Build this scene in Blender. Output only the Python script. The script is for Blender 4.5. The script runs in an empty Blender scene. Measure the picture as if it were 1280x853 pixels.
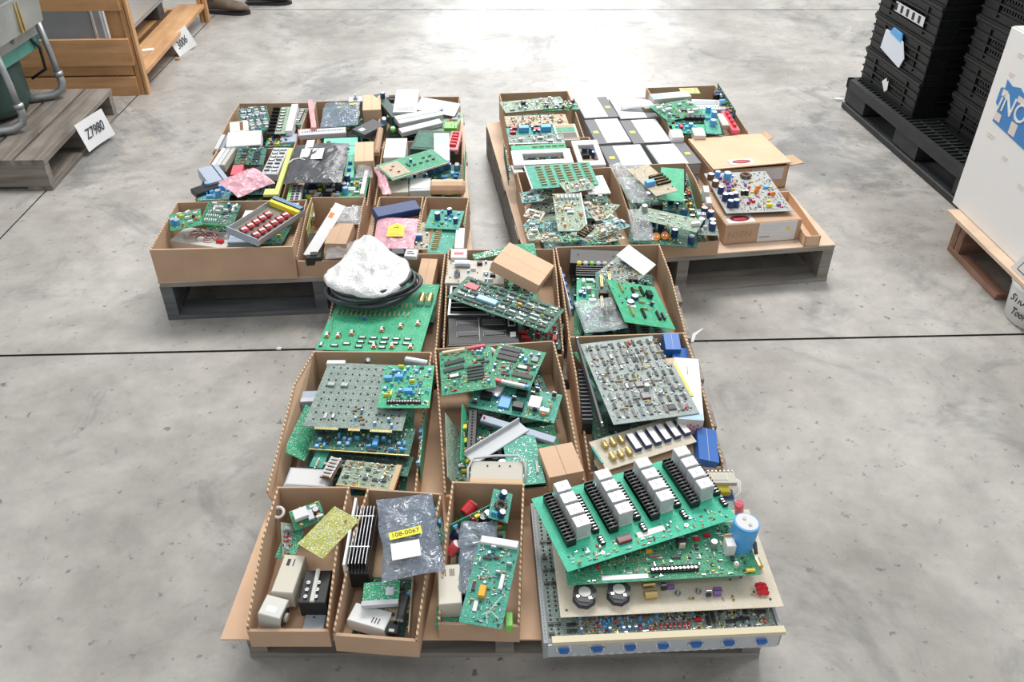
import bpy, math, random
from mathutils import Vector, Matrix, Euler
from math import pi, sin, cos, radians as R
scn = bpy.context.scene
COL = scn.collection
F = 1075.0; PITCH = R(36.5); CH = 1.6
def at(px, py, z=0.0):
    "point of the place that stands at height z where the photo shows (px, py)"
    x = (px-640)/F; y = (426.5-py)/F
    d = Vector((x, cos(PITCH)+y*sin(PITCH), -sin(PITCH)+y*cos(PITCH)))
    return Vector((0, 0, CH)) + d*((z-CH)/d.z)

# ------------------------------------------------------------------ materials
MATS = {}
def nn(m, t, **kw):
    n = m.node_tree.nodes.new(t)
    for k, v in kw.items():
        if k in n.inputs: n.inputs[k].default_value = v
        else: setattr(n, k, v)
    return n
def base_mat(name, col, rough=.5, metal=0, **kw):
    m = bpy.data.materials.new(name); m.use_nodes = True
    b = m.node_tree.nodes['Principled BSDF']
    b.inputs['Base Color'].default_value = (*col, 1); b.inputs['Roughness'].default_value = rough
    b.inputs['Metallic'].default_value = metal
    for k, v in kw.items(): b.inputs[k].default_value = v
    MATS[name] = m
    return m, b
def noisy(name, col, rough=.5, metal=0, amt=.12, scale=30, bump=0, **kw):
    m, b = base_mat(name, col, rough, metal, **kw); L = m.node_tree.links.new
    tc = nn(m, 'ShaderNodeTexCoord'); no = nn(m, 'ShaderNodeTexNoise', Scale=scale, Detail=4.0)
    L(tc.outputs['Object'], no.inputs['Vector'])
    rp = nn(m, 'ShaderNodeValToRGB'); e = rp.color_ramp.elements
    e[0].position = .3; e[1].position = .7
    e[0].color = (*[c*(1-amt) for c in col], 1); e[1].color = (*[min(1, c*(1+amt)) for c in col], 1)
    L(no.outputs['Fac'], rp.inputs[0]); L(rp.outputs[0], b.inputs['Base Color'])
    if bump:
        bp = nn(m, 'ShaderNodeBump', Strength=bump, Distance=.003); L(no.outputs['Fac'], bp.inputs['Height']); L(bp.outputs[0], b.inputs['Normal'])
    return m
def pcb(name, col, trace, dots=.0, tscale=170, rough=.35):
    "board lacquer with copper tracks under it and solder points"
    m, b = base_mat(name, col, rough+.15, 0, **{'Specular IOR Level': .28}); L = m.node_tree.links.new
    tc = nn(m, 'ShaderNodeTexCoord')
    v = nn(m, 'ShaderNodeTexVoronoi', Scale=tscale, Randomness=.75, feature='DISTANCE_TO_EDGE')
    L(tc.outputs['Object'], v.inputs['Vector'])
    br = nn(m, 'ShaderNodeTexBrick', Scale=1.0); br.inputs['Brick Width'].default_value = .019; br.inputs['Row Height'].default_value = .0042
    br.inputs['Mortar Size'].default_value = .0007; br.offset = .37
    L(tc.outputs['Object'], br.inputs['Vector'])
    lt = nn(m, 'ShaderNodeMath', operation='LESS_THAN'); lt.inputs[1].default_value = .075; L(v.outputs['Distance'], lt.inputs[0])
    no = nn(m, 'ShaderNodeTexNoise', Scale=38.0, Detail=1.0); L(tc.outputs['Object'], no.inputs['Vector'])
    gt = nn(m, 'ShaderNodeMath', operation='GREATER_THAN'); gt.inputs[1].default_value = .5; L(no.outputs['Fac'], gt.inputs[0])
    a1 = nn(m, 'ShaderNodeMath', operation='MULTIPLY'); L(lt.outputs[0], a1.inputs[0]); L(gt.outputs[0], a1.inputs[1])
    mx = nn(m, 'ShaderNodeMath', operation='MAXIMUM'); L(a1.outputs[0], mx.inputs[0]); L(br.outputs['Fac'], mx.inputs[1])
    mixc = nn(m, 'ShaderNodeMix', data_type='RGBA'); mixc.inputs[6].default_value = (*col, 1); mixc.inputs[7].default_value = (*trace, 1)
    L(mx.outputs[0], mixc.inputs[0]); out = mixc.outputs[2]
    if dots:
        vd = nn(m, 'ShaderNodeTexVoronoi', Scale=230.0, Randomness=.55, feature='F1'); L(tc.outputs['Object'], vd.inputs['Vector'])
        l2 = nn(m, 'ShaderNodeMath', operation='LESS_THAN'); l2.inputs[1].default_value = dots; L(vd.outputs['Distance'], l2.inputs[0])
        m2 = nn(m, 'ShaderNodeMix', data_type='RGBA'); m2.inputs[7].default_value = (.72, .74, .72, 1)
        L(l2.outputs[0], m2.inputs[0]); L(out, m2.inputs[6]); out = m2.outputs[2]
    L(out, b.inputs['Base Color'])
    return m
# boards
pcb('pcb_green', (.03, .21, .11), (.09, .36, .21), .14)
pcb('pcb_bright', (.03, .32, .16), (.10, .46, .27))
pcb('pcb_solder', (.02, .27, .13), (.07, .40, .22), .26)
pcb('pcb_dark', (.025, .10, .07), (.06, .20, .14), .16)
pcb('pcb_teal', (.035, .27, .19), (.11, .40, .31), .13)
pcb('pcb_grey', (.15, .205, .18), (.27, .33, .30), .16)
pcb('pcb_pale', (.19, .28, .21), (.34, .42, .33), .16)
pcb('pcb_silver', (.235, .285, .265), (.36, .41, .39), .16)
pcb('pcb_olive', (.30, .32, .04), (.55, .55, .22), .3)
pcb('pcb_tan', (.36, .30, .20), (.48, .42, .31), .2)
pcb('pcb_cream', (.56, .50, .39), (.62, .57, .46), .0, 120)
pcb('pcb_blue', (.04, .22, .22), (.2, .42, .42), .25)
S = lambda n, c, r=.5, me=0, **k: base_mat(n, c, r, me, **k)[0]
S('black', (.015, .015, .016), .42); S('chip_black', (.03, .03, .033), .5); S('charcoal', (.06, .062, .07), .5)
S('silver', (.68, .69, .70), .28, 1); S('solder', (.6, .61, .62), .35, 1); S('gold', (.75, .52, .16), .3, 1); S('brass', (.62, .47, .2), .35, .9)
S('copper', (.65, .28, .12), .35, 1); S('steel', (.42, .44, .46), .38, .85); S('alu', (.62, .66, .70), .35, .7)
S('white', (.74, .74, .73), .45); S('offwhite', (.60, .59, .55), .5); S('cream', (.66, .58, .40), .5); S('ivory', (.50, .475, .41), .55)
S('grey', (.30, .31, .32), .5); S('lightgrey', (.52, .54, .56), .5); S('bluegrey', (.36, .42, .52), .45)
S('red', (.55, .02, .03), .4); S('darkred', (.28, .03, .03), .45); S('pinkred', (.8, .12, .16), .45); S('maroon', (.22, .02, .03), .45)
S('orange', (.85, .25, .04), .45); S('amber', (.85, .42, .03), .45); S('yellow', (.82, .68, .05), .45); S('tan', (.55, .38, .2), .5)
S('blue', (.02, .13, .45), .4); S('skyblue', (.10, .38, .75), .4); S('navy', (.02, .05, .16), .4); S('paleblue', (.35, .55, .75), .4)
S('purple', (.2, .12, .35), .5); S('green', (.03, .3, .1), .4); S('limegreen', (.2, .6, .1), .4); S('tealplastic', (.04, .42, .36), .45)
S('brown', (.16, .08, .04), .5); S('ink', (.02, .02, .03), .7); S('redink', (.35, .04, .06), .6); S('blueink', (.05, .12, .3), .6)
S('glassclear', (.9, .92, .93), .08, 0, Alpha=.38, **{'Specular IOR Level': .8})
S('relaycase', (.80, .83, .85), .12, 0, Alpha=.62, **{'Specular IOR Level': .9})
S('yellowlabel', (.88, .76, .04), .5); S('paper', (.83, .83, .82), .6); S('label_grey', (.62, .62, .62), .6)
noisy('cardboard', (.50, .335, .22), .8, amt=.09, scale=9)
noisy('cardboard_light', (.66, .445, .295), .8, amt=.07, scale=9)
noisy('cardboard_brown', (.41, .27, .18), .8, amt=.10, scale=9)
noisy('wood_grey', (.30, .265, .23), .85, amt=.35, scale=14, bump=.3)
noisy('wood_pine', (.55, .33, .15), .65, amt=.22, scale=7, bump=.2)
noisy('wood_red', (.36, .17, .08), .7, amt=.3, scale=10)
noisy('wood_board', (.62, .46, .335), .7, amt=.12, scale=10)
noisy('foam', (.7, .69, .66), .7, amt=.05, scale=60, bump=.6)
noisy('heatblack', (.02, .021, .024), .4, amt=.3, scale=60)
noisy('plastic_black', (.0055, .0065, .0075), .42, amt=.3, scale=30)
noisy('plastic_pallet', (.02, .0215, .023), .55, amt=.3, scale=20)
noisy('cable', (.03, .037, .045), .33, amt=.2, scale=40)
noisy('steelpaint', (.34, .39, .44), .5, amt=.12, scale=5)
noisy('steeltank', (.33, .34, .33), .45, .4, amt=.2, scale=6)
noisy('teal', (.10, .36, .30), .5, amt=.25, scale=8)
noisy('darkgreen', (.035, .075, .065), .5, amt=.3, scale=8)
noisy('pipe', (.36, .38, .39), .42, .7, amt=.2, scale=14)
noisy('leather', (.16, .115, .08), .7, amt=.3, scale=20, bump=.3)
noisy('leather_dark', (.05, .04, .035), .6, amt=.3, scale=20, bump=.3)
noisy('denim', (.12, .17, .26), .85, amt=.3, scale=120, bump=.4)
def film(name, col, alpha, rough=.12, scale=24, strength=.9):
    m, b = base_mat(name, col, rough, 0, Alpha=alpha, **{'Specular IOR Level': .9}); L = m.node_tree.links.new
    tc = nn(m, 'ShaderNodeTexCoord'); no = nn(m, 'ShaderNodeTexNoise', Scale=scale, Detail=3.0, Distortion=1.2)
    L(tc.outputs['Object'], no.inputs['Vector'])
    bp = nn(m, 'ShaderNodeBump', Strength=strength, Distance=.012); L(no.outputs['Fac'], bp.inputs['Height']); L(bp.outputs[0], b.inputs['Normal'])
    return m
film('antistatic', (.22, .27, .34), .60, .10, 20, 1.3); film('antistatic_dark', (.06, .062, .07), .97, .3, 22, .7); film('pinkfilm', (.86, .46, .55), .6, .2)
film('clearfilm', (.62, .65, .68), .27, .1); film('bubblewrap', (.72, .72, .72), .95, .25, 90, .5); film('pinkpad', (.85, .32, .34), .95, .5, 40)
S('paleyellow', (.60, .62, .20), .45); S('traybrown', (.20, .195, .16), .5); S('boardgrey', (.36, .37, .36), .45); S('mint', (.20, .62, .45), .45); S('steelrail', (.45, .47, .47), .4, .3); S('label_greymetal', (.20, .205, .215), .75, 0, **{'Specular IOR Level': .2}); S('psubeige', (.60, .56, .47), .5); S('paintgrey', (.30, .32, .33), .6); S('sheetwhite', (.70, .71, .72), .8, 0, **{'Specular IOR Level': .15}); S('paperblue', (.68, .72, .80), .6); S('cartonwhite', (.80, .79, .78), .55); S('logoblue', (.05, .22, .52), .5); S('tanmark', (.72, .62, .56), .6)
pcb('pcb_mint', (.035, .44, .27), (.08, .52, .34), .0, 90)
S('chip_grey', (.12, .13, .13), .4); S('relaywhite', (.86, .88, .9), .4)
# corrugated cut edge
m, b = base_mat('cardboard_edge', (.5, .33, .2), .85); L = m.node_tree.links.new
tc = nn(m, 'ShaderNodeTexCoord'); wv = nn(m, 'ShaderNodeTexWave', Scale=42.0, Distortion=0.3, bands_direction='DIAGONAL'); L(tc.outputs['Object'], wv.inputs['Vector'])
rp = nn(m, 'ShaderNodeValToRGB'); rp.color_ramp.elements[0].position = .25; rp.color_ramp.elements[0].color = (.22, .13, .075, 1); rp.color_ramp.elements[1].color = (.66, .46, .29, 1); rp.color_ramp.elements[1].position = .6
L(wv.outputs['Fac'], rp.inputs[0]); L(rp.outputs[0], b.inputs['Base Color'])
# planks with grain along local X
def grain(name, c0, c1, rough=.7):
    m, b = base_mat(name, c0, rough); L = m.node_tree.links.new
    tc = nn(m, 'ShaderNodeTexCoord'); mp = nn(m, 'ShaderNodeMapping'); mp.inputs['Scale'].default_value = (3, 40, 40)
    no = nn(m, 'ShaderNodeTexNoise', Scale=1.0, Detail=5.0, Distortion=.6); L(tc.outputs['Object'], mp.inputs['Vector']); L(mp.outputs[0], no.inputs['Vector'])
    n2 = nn(m, 'ShaderNodeTexNoise', Scale=5.0, Detail=3.0); L(tc.outputs['Object'], n2.inputs['Vector'])
    ad = nn(m, 'ShaderNodeMath', operation='MULTIPLY_ADD'); ad.inputs[1].default_value = .6; L(no.outputs['Fac'], ad.inputs[0])
    m3 = nn(m, 'ShaderNodeMath', operation='MULTIPLY'); m3.inputs[1].default_value = .4; L(n2.outputs['Fac'], m3.inputs[0]); L(m3.outputs[0], ad.inputs[2])
    rp = nn(m, 'ShaderNodeValToRGB'); rp.color_ramp.elements[0].position = .35; rp.color_ramp.elements[1].position = .65
    rp.color_ramp.elements[0].color = (*c1, 1); rp.color_ramp.elements[1].color = (*c0, 1)
    L(ad.outputs[0], rp.inputs[0]); L(rp.outputs[0], b.inputs['Base Color'])
grain('plank_old', (.27, .235, .20), (.11, .095, .08)); grain('plank_grey', (.36, .33, .29), (.16, .145, .13)); grain('plank_dark', (.16, .17, .175), (.06, .065, .07)); grain('plank_pine', (.60, .34, .16), (.40, .21, .09), .6); grain('plank_brown', (.33, .18, .12), (.16, .08, .055))

# ------------------------------------------------------------------ mesh building
class MB:
    def __init__(s): s.v = []; s.f = []; s.m = []; s.mats = []; s.M = Matrix.Identity(4)
    def mi(s, mat):
        if mat not in s.mats: s.mats.append(mat)
        return s.mats.index(mat)
    def add(s, vs, fs, mat):
        o = len(s.v); s.v += [s.M @ Vector(v) for v in vs]; i = s.mi(mat)
        for f in fs: s.f.append([o+k for k in f]); s.m.append(i)
        return s
    def box(s, x0, x1, y0, y1, z0, z1, mat, top=None, bev=0):
        if bev:
            b = bev; vs = []
            for z, i in ((z0, b), (z0+b, 0), (z1-b, 0), (z1, b)):
                vs += [(x0+i, y0+i, z), (x1-i, y0+i, z), (x1-i, y1-i, z), (x0+i, y1-i, z)]
            fs = [(3, 2, 1, 0), (12, 13, 14, 15)]
            for k in range(3):
                for j in range(4): fs.append((4*k+j, 4*k+(j+1) % 4, 4*k+4+(j+1) % 4, 4*k+4+j))
            s.add(vs, fs[:1]+fs[2:], mat); return s.add(vs[12:], [(0, 1, 2, 3)], top or mat)
        vs = [(x0, y0, z0), (x1, y0, z0), (x1, y1, z0), (x0, y1, z0), (x0, y0, z1), (x1, y0, z1), (x1, y1, z1), (x0, y1, z1)]
        s.add(vs, [(3, 2, 1, 0), (0, 1, 5, 4), (1, 2, 6, 5), (2, 3, 7, 6), (3, 0, 4, 7)], mat)
        return s.add(vs, [(4, 5, 6, 7)], top or mat)
    def cb(s, cx, cy, w, d, z0, z1, mat, top=None, bev=0): return s.box(cx-w/2, cx+w/2, cy-d/2, cy+d/2, z0, z1, mat, top, bev)
    def cyl(s, cx, cy, z0, z1, r, mat, n=12, top=None, r2=None, cone=False):
        r2 = r if r2 is None else r2
        vs = [(cx+r*cos(2*pi*k/n), cy+r*sin(2*pi*k/n), z0) for k in range(n)]+[(cx+r2*cos(2*pi*k/n), cy+r2*sin(2*pi*k/n), z1) for k in range(n)]
        s.add(vs, [tuple(range(n-1, -1, -1))]+[(k, (k+1) % n, n+(k+1) % n, n+k) for k in range(n)], mat)
        return s.add(vs[n:], [tuple(range(n))], top or mat)
    def cylx(s, x0, x1, cy, cz, r, mat, n=10, cap=None):
        vs = [(x0, cy+r*cos(2*pi*k/n), cz+r*sin(2*pi*k/n)) for k in range(n)]+[(x1, cy+r*cos(2*pi*k/n), cz+r*sin(2*pi*k/n)) for k in range(n)]
        s.add(vs, [(k, (k+1) % n, n+(k+1) % n, n+k) for k in range(n)], mat)
        return s.add(vs, [tuple(range(n-1, -1, -1)), tuple(range(n, 2*n))], cap or mat)
    def lathe(s, prof, mat, n=20, cx=0, cy=0, cap=True):
        vs = [(cx+r*cos(2*pi*k/n), cy+r*sin(2*pi*k/n), z) for r, z in prof for k in range(n)]; fs = []
        for i in range(len(prof)-1):
            for k in range(n): fs.append((i*n+k, i*n+(k+1) % n, (i+1)*n+(k+1) % n, (i+1)*n+k))
        if cap: fs += [tuple(range(n-1, -1, -1)), tuple((len(prof)-1)*n+k for k in range(n))]
        return s.add(vs, fs, mat)
    def tube(s, pts, r, mat, n=8, closed=False):
        P = [Vector(p) for p in pts]; N = len(P); vs = []; up = None
        rr = r if isinstance(r, (list, tuple)) else [r]*N
        for i in range(N):
            a = P[(i-1) % N] if closed or i > 0 else P[i]; c = P[(i+1) % N] if closed or i < N-1 else P[i]
            t = (c-a).normalized()
            if up is None: up = t.cross(Vector((0, 0, 1)) if abs(t.z) < .9 else Vector((1, 0, 0))).normalized()
            up = (up-t*up.dot(t)).normalized(); w = t.cross(up)
            vs += [P[i]+up*rr[i]*cos(2*pi*k/n)+w*rr[i]*sin(2*pi*k/n) for k in range(n)]
        fs = [((i % N)*n+k, (i % N)*n+(k+1) % n, ((i+1) % N)*n+(k+1) % n, ((i+1) % N)*n+k) for i in range(N if closed else N-1) for k in range(n)]
        if not closed: fs += [tuple(range(n-1, -1, -1)), tuple(range((N-1)*n, N*n))]
        return s.add(vs, fs, mat)
    def prism(s, poly, axis, a, b, mat):
        "poly of 2D points extruded along axis 'x','y' or 'z' from a to b"
        put = {'x': lambda p, t: (t, p[0], p[1]), 'y': lambda p, t: (p[0], t, p[1]), 'z': lambda p, t: (p[0], p[1], t)}[axis]
        n = len(poly); vs = [put(p, a) for p in poly]+[put(p, b) for p in poly]
        return s.add(vs, [tuple(range(n-1, -1, -1)), tuple(range(n, 2*n))]+[(k, (k+1) % n, n+(k+1) % n, n+k) for k in range(n)], mat)
    def mesh(s, name, smooth=False):
        me = bpy.data.meshes.new(name); me.from_pydata([tuple(v) for v in s.v], [], s.f)
        for m in s.mats: me.materials.append(MATS[m])
        me.polygons.foreach_set('material_index', s.m)
        if smooth: me.polygons.foreach_set('use_smooth', [True]*len(s.f))
        me.update(); return me
    def build(s, name, parent=None, M=None, smooth=False): return link(name, s.mesh(name, smooth), parent, M)
def fixn(me):
    import bmesh
    b = bmesh.new(); b.from_mesh(me); bmesh.ops.recalc_face_normals(b, faces=b.faces); b.to_mesh(me); b.free(); return me
def link(name, me, parent=None, M=None):
    o = bpy.data.objects.new(name, me); COL.objects.link(o)
    if parent is not None: o.parent = parent
    if M is not None: o.matrix_local = M
    return o
def tag(o, label, cat, group=None, kind=None):
    if label: o['label'] = label
    if cat: o['category'] = cat
    if group: o['group'] = group
    if kind: o['kind'] = kind
    return o
def thing(name, label, cat, M, group=None):
    o = bpy.data.objects.new(name, None); COL.objects.link(o); o.empty_display_size = .02; o.matrix_world = M
    return tag(o, label, cat, group)
FMODE = ['x']
def frame(a, b, c, rot=None):
    "matrix whose origin is a, X runs to b, Y runs away from c (c lies at the near edge); returns M, width, depth"
    A, B, C = [p if isinstance(p, Vector) else at(*p) for p in (a, b, c)]
    X = (B-A); w = X.length; X.normalize(); D = (C-A); d = D.length; D.normalize()
    if FMODE[0] == 'x': D = D-X*D.dot(X); d *= D.length; D.normalize(); Y = -D; Z = X.cross(Y); return Matrix(((X.x, Y.x, Z.x, A.x), (X.y, Y.y, Z.y, A.y), (X.z, Y.z, Z.z, A.z), (0, 0, 0, 1))) @ Matrix.Translation((0, -d, 0)), w, d
    e1 = (X+D).normalized(); e2 = (X-D).normalized(); X = (e1+e2)/math.sqrt(2); D = (e1-e2)/math.sqrt(2)   # share the skew between both edges
    A = (B+C)/2-X*w/2-D*d/2; Y = -D; Z = X.cross(Y)
    M = Matrix((( X.x, Y.x, Z.x, A.x), (X.y, Y.y, Z.y, A.y), (X.z, Y.z, Z.z, A.z), (0, 0, 0, 1)))
    return M @ Matrix.Translation((0, -d, 0)), w, d     # origin at the near left corner, surface = z 0
def T(x, y, z=0, rz=0, s=1): return Matrix.Translation((x, y, z)) @ Matrix.Rotation(rz, 4, 'Z') @ Matrix.Diagonal((s, s, s, 1))

# ------------------------------------------------------------------ writing
FONT = {}
def text(s, size, mat, parent, M, name='lettering', sx=1, shear=0, ext=.0002):
    cu = bpy.data.curves.new('t', 'FONT'); cu.body = s; cu.size = size; cu.align_x = 'CENTER'; cu.align_y = 'CENTER'; cu.extrude = ext; cu.shear = shear; cu.resolution_u = 3
    tmp = bpy.data.objects.new('t', cu); COL.objects.link(tmp)
    me = bpy.data.meshes.new_from_object(tmp); bpy.data.objects.remove(tmp); me.materials.clear(); me.materials.append(MATS[mat])
    me.name = name
    return link(name, me, parent, M @ Matrix.Diagonal((sx, 1, 1, 1)))

# ------------------------------------------------------------------ electronic parts (one shared mesh per kind)
def _dip(n, w, body='chip_black', lab=None):
    def f(b):
        L = n*.00254/2*1.0+.0005
        b.cb(0, 0, L, w, .0008, .0042, body, bev=.0004)
        for sgn in (-1, 1):
            for k in range(n//2):
                x = -L/2+.0016+k*.00254
                b.box(x-.0005, x+.0005, *(sorted((sgn*w/2, sgn*(w/2+.0009)))), 0, .0026, 'solder')
        b.cyl(-L/2+.0016, 0, .0042, .00425, .0007, 'grey', 6)
        if lab: b.cb(0, 0, L*.7, w*.75, .0042, .0044, lab)
    return f
def _res(col='tan', l=.0075, r=.0013, bands=('red', 'brown', 'gold')):
    def f(b):
        b.cylx(-l*.85, l*.85, 0, r, .00035, 'silver', 5); b.cylx(-l/2, l/2, 0, r, r, col, 8)
        for i, c in enumerate(bands): b.cylx(-l*.32+i*l*.25, -l*.32+i*l*.25+l*.1, 0, r, r*1.04, c, 8)
    return f
def _ecap(col, r, h, top='alu'):
    def f(b):
        b.lathe([(r*.96, 0), (r, .001), (r, h*.9-.0015), (r*.94, h*.9-.0008), (r, h*.9), (r, h-.0008), (r*.93, h)], col, 14)
        b.cyl(0, 0, h, h+.0003, r*.85, top, 14)
        b.box(r*.86, r*1.01, -r*.3, r*.3, .001, h*.93, 'lightgrey')
    return f
def _lcap(col, r, l):
    def f(b):
        b.cylx(-l*.62, l*.62, 0, r, .0005, 'silver', 5); b.cylx(-l/2, l/2, 0, r, r, col, 12, 'alu'); b.cylx(-l/2+.001, -l/2+.003, 0, r, r*1.05, col, 12)
    return f
def _disc(col, r=.004):
    def f(b):
        b.M = Matrix.Translation((0, 0, r+.001)) @ Matrix.Rotation(pi/2, 4, 'X'); b.cyl(0, 0, -.0014, .0014, r, col, 12); b.M = Matrix.Identity(4)
        b.box(-.0022, -.0018, -.0003, .0003, 0, .003, 'silver'); b.box(.0018, .0022, -.0003, .0003, 0, .003, 'silver')
    return f
def _blk(w, d, h, col, top=None, lab=None, bev=.0007):
    def f(b):
        b.cb(0, 0, w, d, 0, h, col, top, bev)
        if lab: b.cb(0, 0, w*.7, d*.7, h, h+.0003, lab)
    return f
def _trim(b):
    b.cb(0, 0, .0095, .0095, 0, .006, 'skyblue', bev=.0006); b.cyl(0, 0, .006, .0068, .003, 'white', 12); b.box(-.0022, .0022, -.0004, .0004, .0068, .007, 'grey')
def _pot(b):
    b.cyl(0, 0, 0, .007, .008, 'steel', 14); b.cyl(0, 0, .007, .016, .003, 'alu', 10)
def _relay(case='relaycase', core='steel'):
    def f(b):
        w = .028; d = .033; h = .044
        b.cb(0, 0, w, d, 0, .005, 'offwhite', bev=.0008); b.cb(0, 0, w*.99, d*.99, .005, h, case, bev=.0012)
        b.cb(0, -.004, w*.55, d*.45, .006, h*.78, 'darkred' if core == 'steel' else core); b.cb(0, .008, w*.7, .004, .006, h*.86, 'steel')
        b.cb(0, 0, w*.78, d*.7, h, h+.0004, 'relaywhite'); b.box(-w*.22, w*.1, -.002, -.001, h+.0004, h+.0006, 'redink'); b.box(-w*.22, w*.2, .002, .003, h+.0004, h+.0006, 'ink')
    return f
def _term(n, pitch=.0105, d=.017, h=.014, screw='silver', body='black'):
    def f(b):
        L = n*pitch
        b.cb(0, 0, L, d, 0, h*.45, body)
        b.box(-L/2, L/2, d/2-.003, d/2, 0, h*.75, body)
        for k in range(n+1):
            x = -L/2+k*pitch; b.box(x-.001, x+.001, -d/2, d/2, 0, h, body)
        for k in range(n):
            x = -L/2+(k+.5)*pitch
            b.cyl(x, -.001, h*.45, h*.76, pitch*.38, screw, 8); b.box(x-pitch*.22, x+pitch*.22, -.0013, -.0007, h*.76, h*.78, 'grey')
    return f
def _hdr(n, rows=2, col='black', pin='gold', p=.00254, h=.0085):
    def f(b):
        L = n*p+.002; w = rows*p+.003
        b.cb(0, 0, L, w, 0, h*.35, col)
        for s_ in (-1, 1): b.box(-L/2, L/2, *sorted((s_*w/2, s_*(w/2-.001))), 0, h, col)
        for s_ in (-1, 1): b.box(*sorted((s_*L/2, s_*(L/2-.001))), -w/2, w/2, 0, h, col)
        for k in range(n):
            for r_ in range(rows):
                x = -L/2+.001+(k+.5)*p; y = (r_-(rows-1)/2)*p; b.box(x-.0004, x+.0004, y-.0004, y+.0004, h*.3, h*.9, pin)
    return f
def _edge(n, col='offwhite', L=None, w=.010, h=.013):
    def f(b):
        l = L or n*.004; b.cb(0, 0, l, w, 0, h, col, bev=.0005)
        for k in range(n): x = -l/2+(k+.5)*l/n; b.box(x-l/n*.25, x+l/n*.25, -w*.28, w*.28, h, h+.0004, 'grey')
    return f
def _heat(w, d, h, n=9, col='heatblack'):
    def f(b):
        b.cb(0, 0, w, d, 0, h*.2, col)
        for k in range(n): x = -w/2+(k+.5)*w/n; b.box(x-w/n*.2, x+w/n*.2, -d/2, d/2, h*.2, h, col)
    return f
def _heatfins(b):      # flat fins seen from above, running along x
    pass
def _to220(b):
    b.cb(0, 0, .010, .0045, .004, .012, 'chip_black', bev=.0004); b.box(-.005, .005, .0015, .0025, .004, .018, 'alu')
    for x in (-.0025, 0, .0025): b.box(x-.0004, x+.0004, -.0004, .0004, 0, .004, 'silver')
def _to3(b):
    b.cb(0, 0, .026, .018, 0, .0015, 'alu', bev=.0004); b.lathe([(.0105, .0015), (.0105, .007), (.009, .0085)], 'steel', 16)
def _tor(r=.011, col='charcoal', wire='copper'):
    def f(b):
        n = 16; pts = [(r*cos(2*pi*k/n), r*sin(2*pi*k/n), .006) for k in range(n)]
        b.tube(pts, .0045, col, 8, True)
        for k in range(0, n, 2):
            a = 2*pi*k/n; c = Vector((r*cos(a), r*sin(a), .006)); u = Vector((cos(a), sin(a), 0))
            q = [c+u*.0055*cos(t*pi/3)+Vector((0, 0, .0055*sin(t*pi/3))) for t in range(6)]; b.tube(q, .0007, wire, 4, True)
    return f
def _coilblk(b):       # large bobbin choke: octagonal dark ring with a pale core
    n = 8; r = .018
    for rr, z0, z1, c in ((r, 0, .003, 'charcoal'), (r*.8, .003, .014, 'grey'), (r, .014, .017, 'charcoal')): b.cyl(0, 0, z0, z1, rr, c, n)
    b.cyl(0, 0, .017, .0185, r*.5, 'offwhite', 14)
    for k in range(4): a = k*pi/2+.4; b.box(cos(a)*r*.7-.002, cos(a)*r*.7+.002, sin(a)*r*.7-.002, sin(a)*r*.7+.002, .017, .0182, 'silver')
def _xfmr(col='steel', tape='yellow', w=.04, d=.034, h=.03):
    def f(b):
        b.cb(0, 0, w*.6, d, .002, h*.95, tape, bev=.002)
        for k in range(7): x = -w/2+(k+.5)*w/7; b.box(x-w/16, x+w/16, -d*.32, d*.32, 0, h, col)
        b.cb(0, 0, w, d*.66, h*.9, h, col)
    return f
def _led(c):
    def f(b): b.lathe([(.0025, 0), (.0025, .004), (.0018, .0058), (.0005, .0063)], c, 8)
    return f
def _xtal(b): b.cb(0, 0, .011, .0045, 0, .012, 'alu', bev=.0015)
def _gold(b):
    b.cylx(-.010, .010, 0, .007, .007, 'brass', 12, 'black'); b.cylx(-.0105, -.0085, 0, .007, .0074, 'brass', 12)
def _db9(b):
    b.box(-.0155, .0155, 0, .001, -.006, .006, 'alu'); b.prism([(-.009, .004), (.009, .004), (.0075, -.004), (-.0075, -.004)], 'y', -.006, 0, 'blue')
    for s_ in (-1, 1): b.M = Matrix.Translation((s_*.0125, 0, 0)) @ Matrix.Rotation(pi/2, 4, 'X'); b.cyl(0, 0, 0, .006, .0028, 'alu', 6)
    b.M = Matrix.Identity(4)
def _fusec(b):
    b.cylx(-.012, .012, 0, .005, .003, 'offwhite', 10, 'alu')
    for s_ in (-1, 1): b.cb(s_*.010, 0, .005, .008, 0, .007, 'silver')
def _resnet(b): b.cb(0, 0, .02, .0025, .001, .006, 'tan', bev=.0004)
def _plcc(w=.022, c='charcoal'):
    def f(b): b.cb(0, 0, w*1.12, w*1.12, 0, .003, 'brown'); b.cb(0, 0, w, w, .003, .0048, c, bev=.0005)
    return f
def _twist(b):        # loose cord of red and white twisted leads
    rnd = random.Random(4)
    for j, c in enumerate(('red', 'white', 'darkred')):
        b.tube([(.022*cos(t*.7)*(1-.03*t)+.0015*cos(t*2.3+j*2), .018*sin(t*.7)+.0015*sin(t*2.3+j*2), .004+.0006*t) for t in range(22)], .0011, c, 5)
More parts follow.
